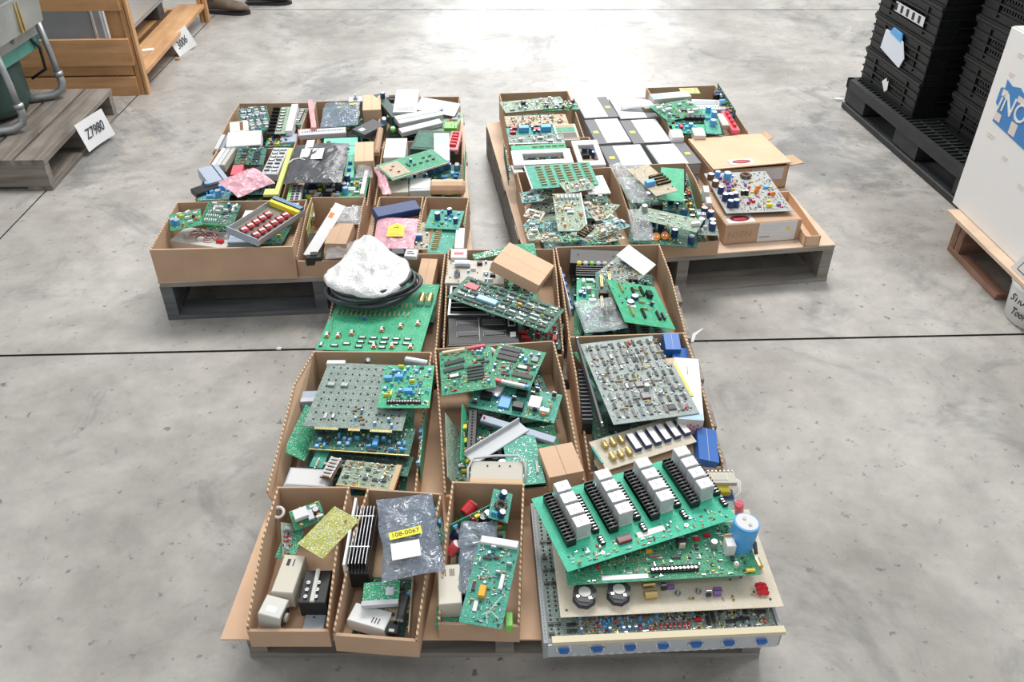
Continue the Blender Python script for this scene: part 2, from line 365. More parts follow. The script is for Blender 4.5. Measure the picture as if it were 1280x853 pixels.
KIND = {
 'dip14': ('chip', _dip(14, .0065)), 'dip16': ('chip', _dip(16, .0065)), 'dip20': ('chip', _dip(20, .0068)), 'sdip14': ('chip', _dip(14, .0068, 'chip_grey')), 'sdip20': ('chip', _dip(20, .007, 'chip_grey')), 'ldip14': ('chip', _dip(14, .0068, 'grey')), 'dip8': ('chip', _dip(8, .0065)),
 'dip28': ('chip', _dip(28, .0135)), 'dip40': ('chip', _dip(40, .0140)), 'eprom': ('memory_chip', _dip(24, .0135, 'chip_black', 'paper')), 'gdip': ('ceramic_chip', _dip(16, .0068, 'lightgrey')),
 'wdip': ('labelled_chip', _dip(16, .007, 'chip_black', 'paper')), 'plcc': ('processor', _plcc()), 'plccs': ('processor', _plcc(.016, 'grey')), 'graychip': ('large_chip', _blk(.018, .014, .007, 'steel')),
 'res': ('resistor', _res()), 'resb': ('resistor', _res('paleblue')), 'resbig': ('power_resistor', _res('ivory', .018, .003, ())), 'resbr': ('resistor', _res('brown', .010, .002, ('yellow', 'gold'))), 'resred': ('resistor', _res('red', .011, .002, ('white',))), 'resw': ('resistor', _res('white', .010, .0017, ('ink',))),
 'cement': ('cement_resistor', _blk(.026, .008, .008, 'white')), 'ecap': ('capacitor', _ecap('blue', .005, .012)), 'ecapk': ('capacitor', _ecap('black', .006, .014)), 'ecaps': ('capacitor', _ecap('skyblue', .0035, .008)),
 'ecapb': ('large_capacitor', _ecap('skyblue', .011, .024)), 'ecapbk': ('large_capacitor', _ecap('navy', .011, .026)), 'ecapg': ('capacitor', _ecap('grey', .007, .016)), 'ecapo': ('orange_capacitor', _ecap('orange', .011, .022, 'amber')), 'ecapbr': ('large_capacitor', _ecap('brown', .012, .022)),
 'lcap': ('axial_capacitor', _lcap('alu', .005, .02)), 'lcapb': ('axial_capacitor', _lcap('blue', .0045, .018)), 'lcapy': ('axial_capacitor', _lcap('yellow', .003, .014)), 'lcapbig': ('axial_capacitor', _lcap('alu', .010, .045)), 'lcapc': ('axial_capacitor', _lcap('brass', .010, .045)), 'lcapk': ('axial_capacitor', _lcap('black', .009, .035)),
 'disc': ('disc_capacitor', _disc('tan')), 'disco': ('disc_capacitor', _disc('orange', .005)), 'discb': ('disc_capacitor', _disc('skyblue')), 'discr': ('disc_capacitor', _disc('pinkred', .006)), 'discbig': ('disc_capacitor', _disc('orange', .009)),
 'film': ('film_capacitor', _blk(.012, .005, .009, 'yellow')), 'filmr': ('film_capacitor', _blk(.012, .005, .009, 'red')), 'filmw': ('film_capacitor', _blk(.014, .006, .010, 'white')), 'filmb': ('film_capacitor', _blk(.011, .005, .009, 'skyblue')), 'filmp': ('film_capacitor', _blk(.014, .007, .010, 'purple')),
 'trim': ('trimmer', _trim), 'pot': ('potentiometer', _pot), 'relay': ('relay', _relay()), 'relayb': ('relay', _blk(.02, .012, .011, 'skyblue')), 'relayo': ('relay', _blk(.020, .011, .011, 'amber')), 'relayw': ('relay', _blk(.028, .012, .012, 'white', None, 'paper')),
 'relayk': ('relay', _blk(.026, .018, .016, 'black')), 'ssr': ('white_relay', _blk(.017, .052, .013, 'navy', 'white')), 'term4': ('terminal_block', _term(4)), 'term8': ('terminal_block', _term(8)), 'term12': ('terminal_block', _term(12)), 'term14': ('terminal_block', _term(14, .0108)),
 'termw': ('terminal_block', _term(14, .0078, .017, .018)), 'termn': ('terminal_block', _term(12, .0078, .013, .014)), 'term2': ('terminal_block', _term(3)), 'hdr10': ('pin_header', _hdr(10)), 'hdr20': ('pin_header', _hdr(20)), 'hdr25w': ('pin_header', _hdr(25, 2, 'white')), 'hdr10g': ('pin_header', _hdr(10, 2, 'lightgrey')), 'edge18': ('edge_connector', _edge(18)), 'edge12k': ('edge_connector', _edge(12, 'black')), 'edge18r': ('edge_connector', _edge(10, 'maroon', .045, .024, .012)),
 'edgetan': ('edge_connector', _edge(16, 'brass', .06, .008, .010)), 'edget': ('edge_connector', _edge(24, 'tealplastic', .085, .008, .01)), 'eur32': ('edge_connector', _edge(32, 'lightgrey', .09, .011, .011)), 'heat': ('heat_sink', _heat(.04, .028, .022)), 'heatl': ('heat_sink', _heat(.09, .03, .028, 12)), 'heata': ('heat_sink', _heat(.03, .02, .02, 6, 'alu')),
 'to220': ('transistor', _to220), 'to3': ('power_transistor', _to3), 'tor': ('toroid', _tor()), 'torg': ('toroid', _tor(.009, 'green')), 'coil': ('choke_coil', _coilblk), 'xfmr': ('transformer', _xfmr()), 'xfmrk': ('transformer', _xfmr('charcoal', 'cream', .034, .03, .028)), 'xfmrs': ('transformer', _xfmr('steel', 'blue', .024, .02, .02)),
 'ledr': ('indicator_lamp', _led('red')), 'xtal': ('crystal', _xtal), 'goldcap': ('brass_capacitor', _gold), 'fuse': ('fuse', _fusec), 'resnet': ('resistor_network', _resnet), 'labelw': ('paper_label', _blk(.03, .012, .0005, 'paper', bev=0)), 'labely': ('yellow_label', _blk(.022, .008, .0006, 'yellowlabel', bev=0)), 'twist': ('twisted_wires', _twist),
 'redconn': ('red_connector', _blk(.024, .012, .011, 'red')), 'redslide': ('red_switch', _blk(.05, .005, .008, 'pinkred')), 'whitestrip': ('white_connector', _blk(.045, .006, .008, 'white')), 'blueconn': ('blue_connector', _blk(.014, .010, .010, 'blue')), 'whiteconn': ('white_connector', _blk(.024, .012, .011, 'white')), 'ltgconn': ('grey_connector', _blk(.05, .012, .012, 'lightgrey')),
 'btn': ('brass_switch', lambda b: (b.cb(0, 0, .013, .012, 0, .005, 'brass'), b.cb(0, 0, .008, .007, .005, .009, 'pinkred', 'white'), b.cb(-.002, .009, .006, .006, 0, .009, 'white'), b.cb(.004, .008, .004, .004, 0, .008, 'black'))),
 'bkbtn': ('black_component', _blk(.0035, .003, .003, 'black')), 'db9': ('blue_socket', _db9), 'breaker': ('contactor', _blk(.05, .03, .03, 'black')),
}
FOOT = {}; CM = {}
def comp(kind):
    if kind not in CM:
        b = MB(); KIND[kind][1](b); me = fixn(b.mesh(KIND[kind][0])); CM[kind] = me
        xs = [v.co.x for v in me.vertices]; ys = [v.co.y for v in me.vertices]; FOOT[kind] = (max(xs)-min(xs), max(ys)-min(ys))
    return CM[kind]
def place(kind, root, x, y, z=0, rz=0, s=1): return link(KIND[kind][0], comp(kind), root, T(x, y, z, rz, s))
SMALLC = ['tan', 'ivory', 'chip_black', 'silver', 'solder', 'lightgrey', 'grey', 'white', 'chip_black', 'brown', 'solder', 'charcoal', 'cream', 'paleblue', 'maroon', 'yellow']
PRESET = {
 'logic': [('g', 'dip14,dip16,dip14,dip20', .07, .12, .93, .88), ('s', 'ecaps,disc,wdip,resnet,filmb', 10), ('t', 120)],
 'logicw': [('g', 'dip16,dip14,wdip,gdip', .08, .12, .92, .88), ('s', 'eprom,xtal,disc,res', 8), ('t', 120)],
 'mem': [('g', 'dip28,eprom,dip40', .12, .15, .88, .85), ('s', 'disc,res,ecaps', 8), ('t', 100)],
 'analog': [('s', 'res,resb,trim,ecaps,ecap,disc,film,dip8,lcapy,filmr,to220', 46), ('t', 220)],
 'power': [('s', 'heat,xfmrs,ecapbk,ecapb,to220,lcap,relayk,filmw,cement', 14), ('s', 'resbr,disco,ecap,film,dip8,trim,fuse', 22), ('t', 160)],
 'relays': [('g', 'relayw', .12, .2, .88, .5), ('s', 'dip8,lcap,relayb,term4,resbr', 12), ('t', 120)],
 'solder': [('d', 260)],
 'pale': [('s', 'dip14,res,sdip14,lcap,disc,to220,dip16,filmw', 22), ('t', 200)],
 'conn': [('g', 'hdr20', .15, .2, .85, .8), ('s', 'dip14,res,ecaps', 10), ('t', 90)],
 'red': [('s', 'filmr,resred,discr,redconn,ledr,ecaps', 30), ('t', 140)],
}
def populate(root, w, d, items, rnd, small=1.0):
    occ = []
    def free(x, y, a, b):
        for (X, Y, A, B) in occ:
            if abs(x-X) < (a+A)/2+.0008 and abs(y-Y) < (b+B)/2+.0008: return False
        return True
    exp = []
    for it in items: exp += PRESET[it] if isinstance(it, str) else [it]
    for it in exp:
        t = it[0]
        if t == 'p':      # one part at (u, v)
            k, u, v = it[1:4]; rz = R(it[4]) if len(it) > 4 else 0; s = it[5] if len(it) > 5 else 1; z = it[6] if len(it) > 6 else 0
            comp(k); fa, fb = FOOT[k]; fa *= s; fb *= s; ca, sa = abs(cos(rz)), abs(sin(rz))
            place(k, root, u*w, v*d, z, rz, s); occ.append((u*w, v*d, fa*ca+fb*sa, fa*sa+fb*ca))
        elif t == 'g':    # rows of parts
            ks = it[1].split(','); u0, v0, u1, v1 = it[2:6]; rot = it[8] if len(it) > 8 else 0
            for k in ks: comp(k)
            fw = max(FOOT[k][0] for k in ks); fd = max(FOOT[k][1] for k in ks)
            if rot: fw, fd = fd, fw
            nu = it[6] if len(it) > 6 and it[6] else max(1, int((u1-u0)*w/(fw*1.22))); nv = it[7] if len(it) > 7 and it[7] else max(1, int((v1-v0)*d/(fd*1.45)))
            for j in range(nv):
                kk = rnd.choice(ks)
                for i in range(nu):
                    if len(ks) > 1 and rnd.random() < .07: continue
                    k = kk if rnd.random() < .7 else rnd.choice(ks); x = (u0+(u1-u0)*(i+.5)/nu)*w; y = (v0+(v1-v0)*(j+.5)/nv)*d
                    a, b = FOOT[k][::-1] if rot else FOOT[k]
                    if free(x, y, a*.9, b*.9): place(k, root, x, y, 0, R(rot)); occ.append((x, y, a, b))
        elif t == 's':    # loose mix
            ks = it[1].split(','); n = it[2]; u0, v0, u1, v1 = it[3:7] if len(it) > 6 else (.04, .05, .96, .95); c = 0
            for _ in range(n*9):
                if c >= n: break
                k = rnd.choice(ks); comp(k); rot = rnd.choice((0, 0, 90)); a, b = FOOT[k]
                if rot: a, b = b, a
                if a > w*(u1-u0) or b > d*(v1-v0): continue
                x = rnd.uniform(u0*w+a/2, u1*w-a/2); y = rnd.uniform(v0*d+b/2, v1*d-b/2)
                if free(x, y, a, b): place(k, root, x, y, 0, R(rot)); occ.append((x, y, a, b)); c += 1
        elif t in 'td':   # the uncountable small stuff between them / solder joints
            n = int(it[1]*min(2.2, max(.3, w*d/.03))); u0, v0, u1, v1 = it[2:6] if len(it) > 5 else (.03, .03, .97, .97)
            b = MB(); cols = it[6].split(',') if len(it) > 6 else SMALLC
            for _ in range(n):
                x = rnd.uniform(u0, u1)*w; y = rnd.uniform(v0, v1)*d; x = round(x/.00254)*.00254; y = round(y/.00254)*.00254
                if t == 'd':
                    q = rnd.choice(((.0012, .0012), (.0012, .0012), (.004, .0007), (.0007, .004))); b.cb(x, y, q[0], q[1], 0, .0009, 'solder')
                elif free(x, y, .002, .002):
                    l = rnd.uniform(.003, .007); q = (l, .002) if rnd.random() < .5 else (.002, l); b.cb(x, y, q[0], q[1], 0, rnd.uniform(.0015, .0032), rnd.choice(cols))
            if b.v: tag(b.build('solder_joints' if t == 'd' else 'small_components', root), None, None, kind='stuff')
        elif t == 'e':    # gold edge fingers on side n/s/w/e from a to b
            side, a, c = it[1:4]; col = it[4] if len(it) > 4 else 'gold'; b = MB(); l = (c-a)*(w if side in 'ns' else d); n = max(3, int(l/.004)); tab = .008
            for k in range(n):
                p = a*(w if side in 'ns' else d)+(k+.5)*l/n; h = l/n*.36
                if side == 's': b.box(p-h, p+h, -tab, -.0005, -.0003, .0002, col)
                if side == 'n': b.box(p-h, p+h, d+.0005, d+tab, -.0003, .0002, col)
                if side == 'w': b.box(-tab, -.0005, p-h, p+h, -.0003, .0002, col)
                if side == 'e': b.box(w+.0005, w+tab, p-h, p+h, -.0003, .0002, col)
            A, C = (a*w, c*w) if side in 'ns' else (a*d, c*d)
            q = {'s': (A, C, -tab, 0), 'n': (A, C, d, d+tab), 'w': (-tab, 0, A, C), 'e': (w, w+tab, A, C)}[side]
            b.box(q[0], q[1], q[2], q[3], -.0014, -.0003, 'pcb_pale'); b.build('edge_contacts', root)
        elif t == 'b':    # a bar/bracket along a side: ('b', name, side, thickness, z0, z1, mat)
            nm, side, th, z0, z1, mt = it[1:7]; b = MB()
            q = {'s': (0, w, -th, 0), 'n': (0, w, d, d+th), 'w': (-th, 0, 0, d), 'e': (w, w+th, 0, d)}[side]; b.box(q[0], q[1], q[2], q[3], z0, z1, mt); b.build(nm, root)
        elif t == 'x':    # own little solid: ('x', name, u0, v0, u1, v1, z0, z1, mat[, top])
            nm, u0, v0, u1, v1, z0, z1, mt = it[1:9]; b = MB(); b.box(u0*w, u1*w, v0*d, v1*d, z0, z1, mt, it[9] if len(it) > 9 else None, min(.0012, (z1-z0)*.2)); b.build(nm, root)
            occ.append(((u0+u1)/2*w, (v0+v1)/2*d, (u1-u0)*w, (v1-v0)*d))
NB = [0]
def board(q, mat, items, label, name='circuit_board', cat='circuit board', group=None, cut=None, th=.0016):
    "q = near-left based frame from three points: far left, far right, near left"
    M, w, d = q[:3] if isinstance(q[0], Matrix) else frame(*q)
    NB[0] += 1; rnd = random.Random(NB[0]*7+3)
    root = thing(name, label, cat, M, group)
    b = MB()
    if cut == 'corner': b.prism([(0, d*.18), (w*.12, 0), (w, 0), (w, d*.85), (w*.88, d), (0, d)], 'z', -th, 0, mat)
    elif cut == 'chip': b.prism([(0, 0), (w, 0), (w, d*.62), (w*.93, d*.62), (w*.93, d), (0, d)], 'z', -th, 0, mat)
    else:
        b.prism([(0, 0), (w, 0), (w, d), (0, d)], 'z', -th, 0, mat)
    b.build('substrate', root)
    populate(root, w, d, items, rnd)
    return root
def flat(x, y, z, rz, w, d, rx=0, ry=0):
    "board frame from world position of its centre, its turn and tilts"
    M = Matrix.Translation((x, y, z)) @ Matrix.Rotation(R(rz), 4, 'Z') @ Matrix.Rotation(R(rx), 4, 'X') @ Matrix.Rotation(R(ry), 4, 'Y') @ Matrix.Translation((-w/2, -d/2, 0))
    return (M, w, d, 0)

# ------------------------------------------------------------------ floor, light, camera
def floor():
    m, b = base_mat('concrete', (.35, .34, .325), .42); L = m.node_tree.links.new
    tc = nn(m, 'ShaderNodeTexCoord'); g = tc.outputs['Object']
    def noise(sc, det, ro=.6, dist=0):
        n = nn(m, 'ShaderNodeTexNoise', Scale=sc, Detail=det, Roughness=ro, Distortion=dist); L(g, n.inputs['Vector']); return n.outputs['Fac']
    def ramp(src, p0, c0, p1, c1):
        r = nn(m, 'ShaderNodeValToRGB'); e = r.color_ramp.elements; e[0].position = p0; e[1].position = p1; e[0].color = (*c0, 1); e[1].color = (*c1, 1); L(src, r.inputs[0]); return r.outputs[0]
    def mix(fac, a, c, mode='MIX'):
        x = nn(m, 'ShaderNodeMix', data_type='RGBA', blend_type=mode)
        for s_, v in ((0, fac), (6, a), (7, c)):
            if isinstance(v, (int, float)): x.inputs[s_].default_value = v
            elif isinstance(v, tuple): x.inputs[s_].default_value = (*v, 1)
            else: L(v, x.inputs[s_])
        return x.outputs[2]
    c = ramp(noise(1.3, 6, .62, .5), .36, (.285, .268, .245), .66, (.47, .45, .42))
    c = mix(.55, c, ramp(noise(9, 8, .7), .3, (.62, .62, .62), .7, (1.25, 1.25, 1.25)), 'MULTIPLY')
    stain = ramp(noise(2.6, 5, .7, 1.2), .56, (0, 0, 0), .66, (1, 1, 1)); pat = mix(stain, c, mix(1.0, c, (.74, .75, .77), 'MULTIPLY'))
    speck = ramp(noise(30, 4, .65), .62, (0, 0, 0), .70, (1, 1, 1)); c = mix(speck, pat, (.15, .145, .135))
    blot = ramp(noise(.9, 7, .72, .8), .555, (0, 0, 0), .62, (1, 1, 1)); c = mix(blot, c, mix(1.0, c, (.66, .68, .71), 'MULTIPLY'))
    L(c, b.inputs['Base Color'])
    L(ramp(noise(3, 4), .35, (.30, .30, .30), .7, (.52, .52, .52)), b.inputs['Roughness'])
    bp = nn(m, 'ShaderNodeBump', Strength=.15, Distance=.004); L(noise(30, 6), bp.inputs['Height']); L(bp.outputs[0], b.inputs['Normal'])
    S('joint', (.12, .112, .10), .9)
    # floor slab with the saw-cut control joints sunk in it
    a, c2 = at(0, 445), at(1280, 418); sl = (c2.y-a.y)/(c2.x-a.x); j = lambda x, o=0: a.y+(x-a.x)*sl+o
    g_ = .005; X0, X1, Y0, Y1 = -14, 14, -6, 24
    # slabs between saw-cut joints: two joints run across, one runs away from the camera on the left
    xl = at(85, 210).x; far = at(900, 12).y; b = MB()
    rows = [(lambda x: Y0, lambda x: j(x, -g_)), (lambda x: j(x, g_), lambda x: far-g_), (lambda x: far+g_, lambda x: Y1)]
    for lo, hi in rows:
        for x0, x1 in ((X0, xl-.003), (xl+.003, X1)): b.add([(x0, lo(x0), 0), (x1, lo(x1), 0), (x1, hi(x1), 0), (x0, hi(x0), 0)], [(0, 1, 2, 3)], 'concrete')
    b.add([(X0, Y0, -.008), (X1, Y0, -.008), (X1, Y1, -.008), (X0, Y1, -.008)], [(0, 1, 2, 3)], 'joint')
    f = b.build('floor'); f['kind'] = 'structure'
floor()
w = bpy.data.worlds.new('hall'); scn.world = w; w.use_nodes = True
w.node_tree.nodes['Background'].inputs[0].default_value = (.93, .97, 1.0, 1); w.node_tree.nodes['Background'].inputs[1].default_value = .55
def lamp(x, y, z, sx, sy, e, col=(1, .98, .95)):
    l = bpy.data.lights.new('ceiling_lamp', 'AREA'); l.shape = 'RECTANGLE'; l.size = sx; l.size_y = sy; l.energy = e; l.color = col
    o = bpy.data.objects.new('ceiling_lamp', l); COL.objects.link(o); o.location = (x, y, z); return o
lamp(0.3, 4.1, 4.4, 2.2, 1.2, 175); lamp(-4.5, 3.5, 5.5, 2.0, 1.2, 70); lamp(4.5, 3.5, 5.5, 2.0, 1.2, 90); lamp(.6, 9.0, 4.6, 3.6, 1.4, 260); lamp(0, -1.5, 5.5, 2.5, 1.0, 40)
d_ = lamp(.8, 17, 3.6, 5.0, 4.6, 280, (.96, .98, 1)); d_.rotation_euler = (-pi/2*1.0, 0, 0); d_.name = 'added_back_light'  # added unseen area light at the far end, for the glossy floor highlight
cam = bpy.data.cameras.new('camera'); co = bpy.data.objects.new('camera', cam); COL.objects.link(co)
cam.sensor_width = 36; cam.lens = F/1280*36; cam.clip_start = .05
co.location = (0, 0, CH); co.rotation_euler = (pi/2-PITCH, 0, 0); scn.camera = co
scn.view_settings.view_transform = 'Standard'; scn.view_settings.look = 'None'; scn.view_settings.gamma = 1; scn.view_settings.exposure = 0.12
try: scn.view_settings.use_curve_mapping = False
except Exception: pass

# ------------------------------------------------------------------ pallets and bins
DZ = .145
def pallet(A, B, C, label, sheet, h=DZ, over=0.0, mats=('plank_grey', 'plank_grey', 'plank_grey'), nb=7, name='wooden_pallet', inset=.0, right=1.0, group=None):
    M, w, d = frame(A, B, C); M = M.copy(); M.translation.z -= 0
    root = thing(name, label, 'pallet', M @ Matrix.Translation((0, 0, -(h))), group)
    st = .004 if sheet else 0; t = .016; top = h-st; r = random.Random(len(label))
    if sheet:
        b = MB(); b.box(-over, w+over, 0, d, top, h, sheet); b.build('sheet_cover' if True else '', root)
    bw = .09; i = inset
    for k in range(nb):
        y = (d-bw)*k/(nb-1); j = r.uniform(-.006, .006)
        b = MB(); b.box(i-j, w-i+j, y, y+bw+r.uniform(0, .02)*(k < nb-1), top-t, top, mats[0]); b.build('deck_board', root)
    for k in range(3):
        x = i+(w-2*i-.038)*k/2; b = MB(); b.box(x, x+.038, .003, d-.003, t, top-t, mats[1]); b.build('stringer', root)
    for y in (0, .28, (d-bw)/2, d-.28-bw, d-bw):
        b = MB(); b.box(i, w-i, y, y+bw, 0, t, mats[2]); b.build('bottom_board', root)
    return root
# far right pallet R, far left pallet L, near pallet B  (far-left, far-right, near-left)
def pq(nl, nr, fl):   # near-left, near-right, far-left points -> frame points
    A, B, C = at(*nl, DZ), at(*nr, DZ), at(*fl, DZ); X = (B-A); Y = (C-A)-X*((C-A).dot(X)/X.length_squared)
    return A+Y, A+Y+X, A
q = pq((660, 334), (1044.6, 306), (612, 153)); pallet(*q, 'wooden pallet with grey stringers carrying the grey instruments and open cardboard boxes' , 'wood_board')
A_ = at(197, 353, DZ); q = pq((197, 353), (592, 338), (285, 150)); pallet(*q, 'weathered grey wooden pallet under the bins nearest the green machine and crate', 'wood_board', mats=('plank_grey', 'plank_dark', 'plank_dark'))
pallet(Vector((-.545, 2.262, DZ-.004)), Vector((.515, 2.262, DZ-.004)), Vector((-.545, 1.05, DZ-.004)), 'worn wooden pallet nearest the camera, under the cardboard bins and the big relay board', None, h=DZ-.004)
b = MB(); b.prism([(-.565, .995), (.40, .995), (.42, 1.75), (-.46, 1.75), (-.50, 1.36), (-.548, 1.33)], 'z', DZ-.004, DZ, 'cardboard_light'); tag(b.build('cardboard_sheet'), 'flat brown cardboard sheet lying on the near pallet under the front row of narrow bins', 'cardboard sheet')
def bin_(bl, br, depth, label, yaw=None, H=.115, lip=.05, knee=.55, kr=None, w=None, t=.004, mat='cardboard', z=DZ+.001, group=None, fl=0, fr=0):
    "open-front cardboard parts bin; bl, br = pixels of the far rim corners"
    A, B = at(*bl, z+H), at(*br, z+H); X = (B-A); X.z = 0
    if yaw is None: yaw = math.atan2(X.y, X.x)
    else: yaw = R(yaw)
    W = w or X.length; M = Matrix.Translation((A.x, A.y, z)) @ Matrix.Rotation(yaw, 4, 'Z') @ Matrix.Translation((0, -depth, 0))
    root = thing('cardboard_bin', label, 'cardboard bin', M, group)
    def plate(poly, x0, x1, nm):
        b = MB(); n = len(poly); vs = [(x0, *p) for p in poly]+[(x1, *p) for p in poly]
        if fl or fr: vs = [(x+((-fl if x < W/2 else fr)*(p_z/H)*min(1, (D-y)/(D*.6))), y, p_z) for x, y, p_z in vs]
        b.add(vs, [tuple(range(n-1, -1, -1)), tuple(range(n, 2*n))], mat)
        for k in range(n):
            up = poly[k][1] > .02 and poly[(k+1) % n][1] > .02
            b.add([vs[k], vs[(k+1) % n], vs[n+(k+1) % n], vs[n+k]], [(0, 1, 2, 3)], 'cardboard_edge' if up else mat)
        return fixn_o(b.build(nm, root))
    D = depth
    side = [(0, 0), (D, 0), (D, H), (D*(1-knee), H), (t, lip+.012), (0, lip)] if lip < H-.01 else [(0, 0), (D, 0), (D, H), (0, H)]
    plate(side, 0, t, 'side_panel'); plate(side, W-t, W, 'side_panel')
    b = MB(); b.box(t, W-t, D-t, D, 0, H, mat); b.build('back_panel', root)
    b = MB(); b.box(t, W-t, 0, t*1.6, 0, lip, mat); b.build('front_panel', root)
    b = MB(); b.box(t, W-t, t, D-t, 0, t, mat); b.build('bottom_panel', root)
    return M, W, D, root
def fixn_o(o): fixn(o.data); return o
BINS = {}
def B(key, *a, **k): BINS[key] = bin_(*a, **k)
B('b1', (346.7, 608.6), (437, 608.6), .31, 'narrow cardboard bin, front left, holding the olive board and cube power supply', lip=.048, knee=.45)
B('b2', (459, 611), (551, 622), .315, 'narrow cardboard bin holding the antistatic bag with a yellow label', lip=.05, knee=.4, yaw=-5)
B('b3', (565, 602), (655.5, 604), .31, 'narrow cardboard bin holding a green board with an orange relay', lip=.048, knee=.45, yaw=-2.2)
B('c1', (392, 439), (540, 440), .448, 'wide cardboard bin holding the grey board dotted with black parts', knee=.3, fl=.045)
B('c2', (543, 436), (692, 424.7), .46, 'wide cardboard bin with two chip boards leaning over its far edge', knee=.35, yaw=6.5)
B('c3', (710, 421), (854.7, 415), .44, 'wide cardboard bin holding the large grey logic board and blue cartons', knee=.35, yaw=3.5)
B('a1', (431, 317), (557, 317), .455, 'cardboard bin under the coiled black cable', knee=.35)
B('a2', (560, 312.5), (692.6, 311.0), .455, 'cardboard bin holding the black rack module and a plain tan carton', knee=.3)
B('a3', (694, 308.8), (823, 302), .455, 'cardboard bin holding bright green boards on brass headers', knee=.4, yaw=3)
B('l1', (221, 253), (384, 249.5), .315, 'cardboard bin at the near left corner of the left pallet', lip=.115)
B('l2', (389, 246.5), (457, 246), .32, 'narrow cardboard bin with clear bags and a small tan carton', lip=.055, knee=.3)
B('l3', (474, 246), (529.5, 246), .32, 'narrow cardboard bin holding the pink bag with a yellow warning label', lip=.06, knee=.3)
B('l4', (532, 246), (586.6, 247), .32, 'narrow cardboard bin holding a teal solder-side board, beside the pink bag', lip=.06, knee=.3)
B('m0', (298.5, 129), (390, 128.5), .44, 'far left cardboard bin holding a rack of upright logic boards', lip=.08, knee=.3)
B('m1', (272, 186), (364, 184), .43, 'cardboard bin holding the pink bag and yellow-edged module', lip=.06, knee=.3, yaw=2)
B('m2', (394, 127), (476, 124), .42, 'far cardboard bin holding an antistatic bag with two yellow labels', lip=.08, knee=.3)
B('m3', (372, 182), (472, 178), .42, 'cardboard bin under the black bag', lip=.06, knee=.3, yaw=2)
B('m4', (482, 121), (575, 120.7), .45, 'far cardboard bin holding grey rails and a white carton', lip=.08, knee=.3)
B('m5', (480, 177), (579, 174.5), .44, 'cardboard bin holding a tilted green board on a white folder', lip=.06, knee=.3, yaw=2)
B('r1', (623.8, 116.7), (710, 114), .46, 'far cardboard bin holding long pale green boards, left of the grey instruments', yaw=5.5, lip=.08, knee=.3)
B('r0', (640, 175), (736, 170), .26, 'cardboard bin with white window frames lying across it', yaw=5.5, lip=.08, knee=.3)
B('r2', (645.5, 215), (764, 208.2), .46, 'cardboard bin heaped with small pale green boards', yaw=6.5, knee=.3)
B('r3', (769, 207), (857, 204.5), .46, 'cardboard bin holding a clear bag and two orange capacitors', yaw=5, knee=.3, w=.262)
B('r4', (807.7, 109.8), (894, 106.4), .46, 'far right cardboard bin holding boards with blue parts', yaw=6, lip=.08, knee=.3)

# ------------------------------------------------------------------ cartons, modules, bags, cables
from mathutils import noise as NZ
def solid(q, h, mat, items, label, name, cat, top=None, bev=.0015, group=None, body='body'):
    "box whose top face is q and which is h deep, with parts on its top face"
    M, w, d = q[:3] if isinstance(q[0], Matrix) else frame(*q)
    NB[0] += 1; root = thing(name, label, cat, M, group); b = MB(); b.box(0, w, 0, d, -h, 0, mat, top, bev); b.build(body, root)
    populate(root, w, d, items, random.Random(NB[0]*7+3)); return root
def carton(q, h, label, mat='cardboard_light', name='cardboard_carton', cat='carton', gap=True, items=(), side=None):
    M, w, d = q[:3] if isinstance(q[0], Matrix) else frame(*q)
    NB[0] += 1; root = thing(name, label, cat, M); b = MB(); b.box(0, w, 0, d, -h, -.002, side or mat); b.build('body', root)
    for v0, v1 in ((0, .497), (.503, 1)) if w > d else ((0, 1),):
        b = MB(); b.box(0, w, v0*d, v1*d, -.002, 0, mat); b.build('lid_flap', root)
    if w <= d:
        b = MB(); b.box(w*.49, w*.51, 0, d, 0, .0004, 'cardboard_brown' if mat.startswith('card') else 'lightgrey'); b.build('lid_seam', root)
    populate(root, w, d, list(items), random.Random(5)); return root
def upright(p0, p1, drop, mat, items, label, lean=0, **k):
    "board standing on edge: top edge from p0 to p1, face to the right of that direction turned outwards"
    A, Bp = at(*p0), at(*p1); X = (Bp-A).normalized(); side = Vector((X.y, -X.x, 0)).normalized()
    C = A + Vector((0, 0, -drop)) + side*lean
    return board((A, Bp, C), mat, items, label, **k)
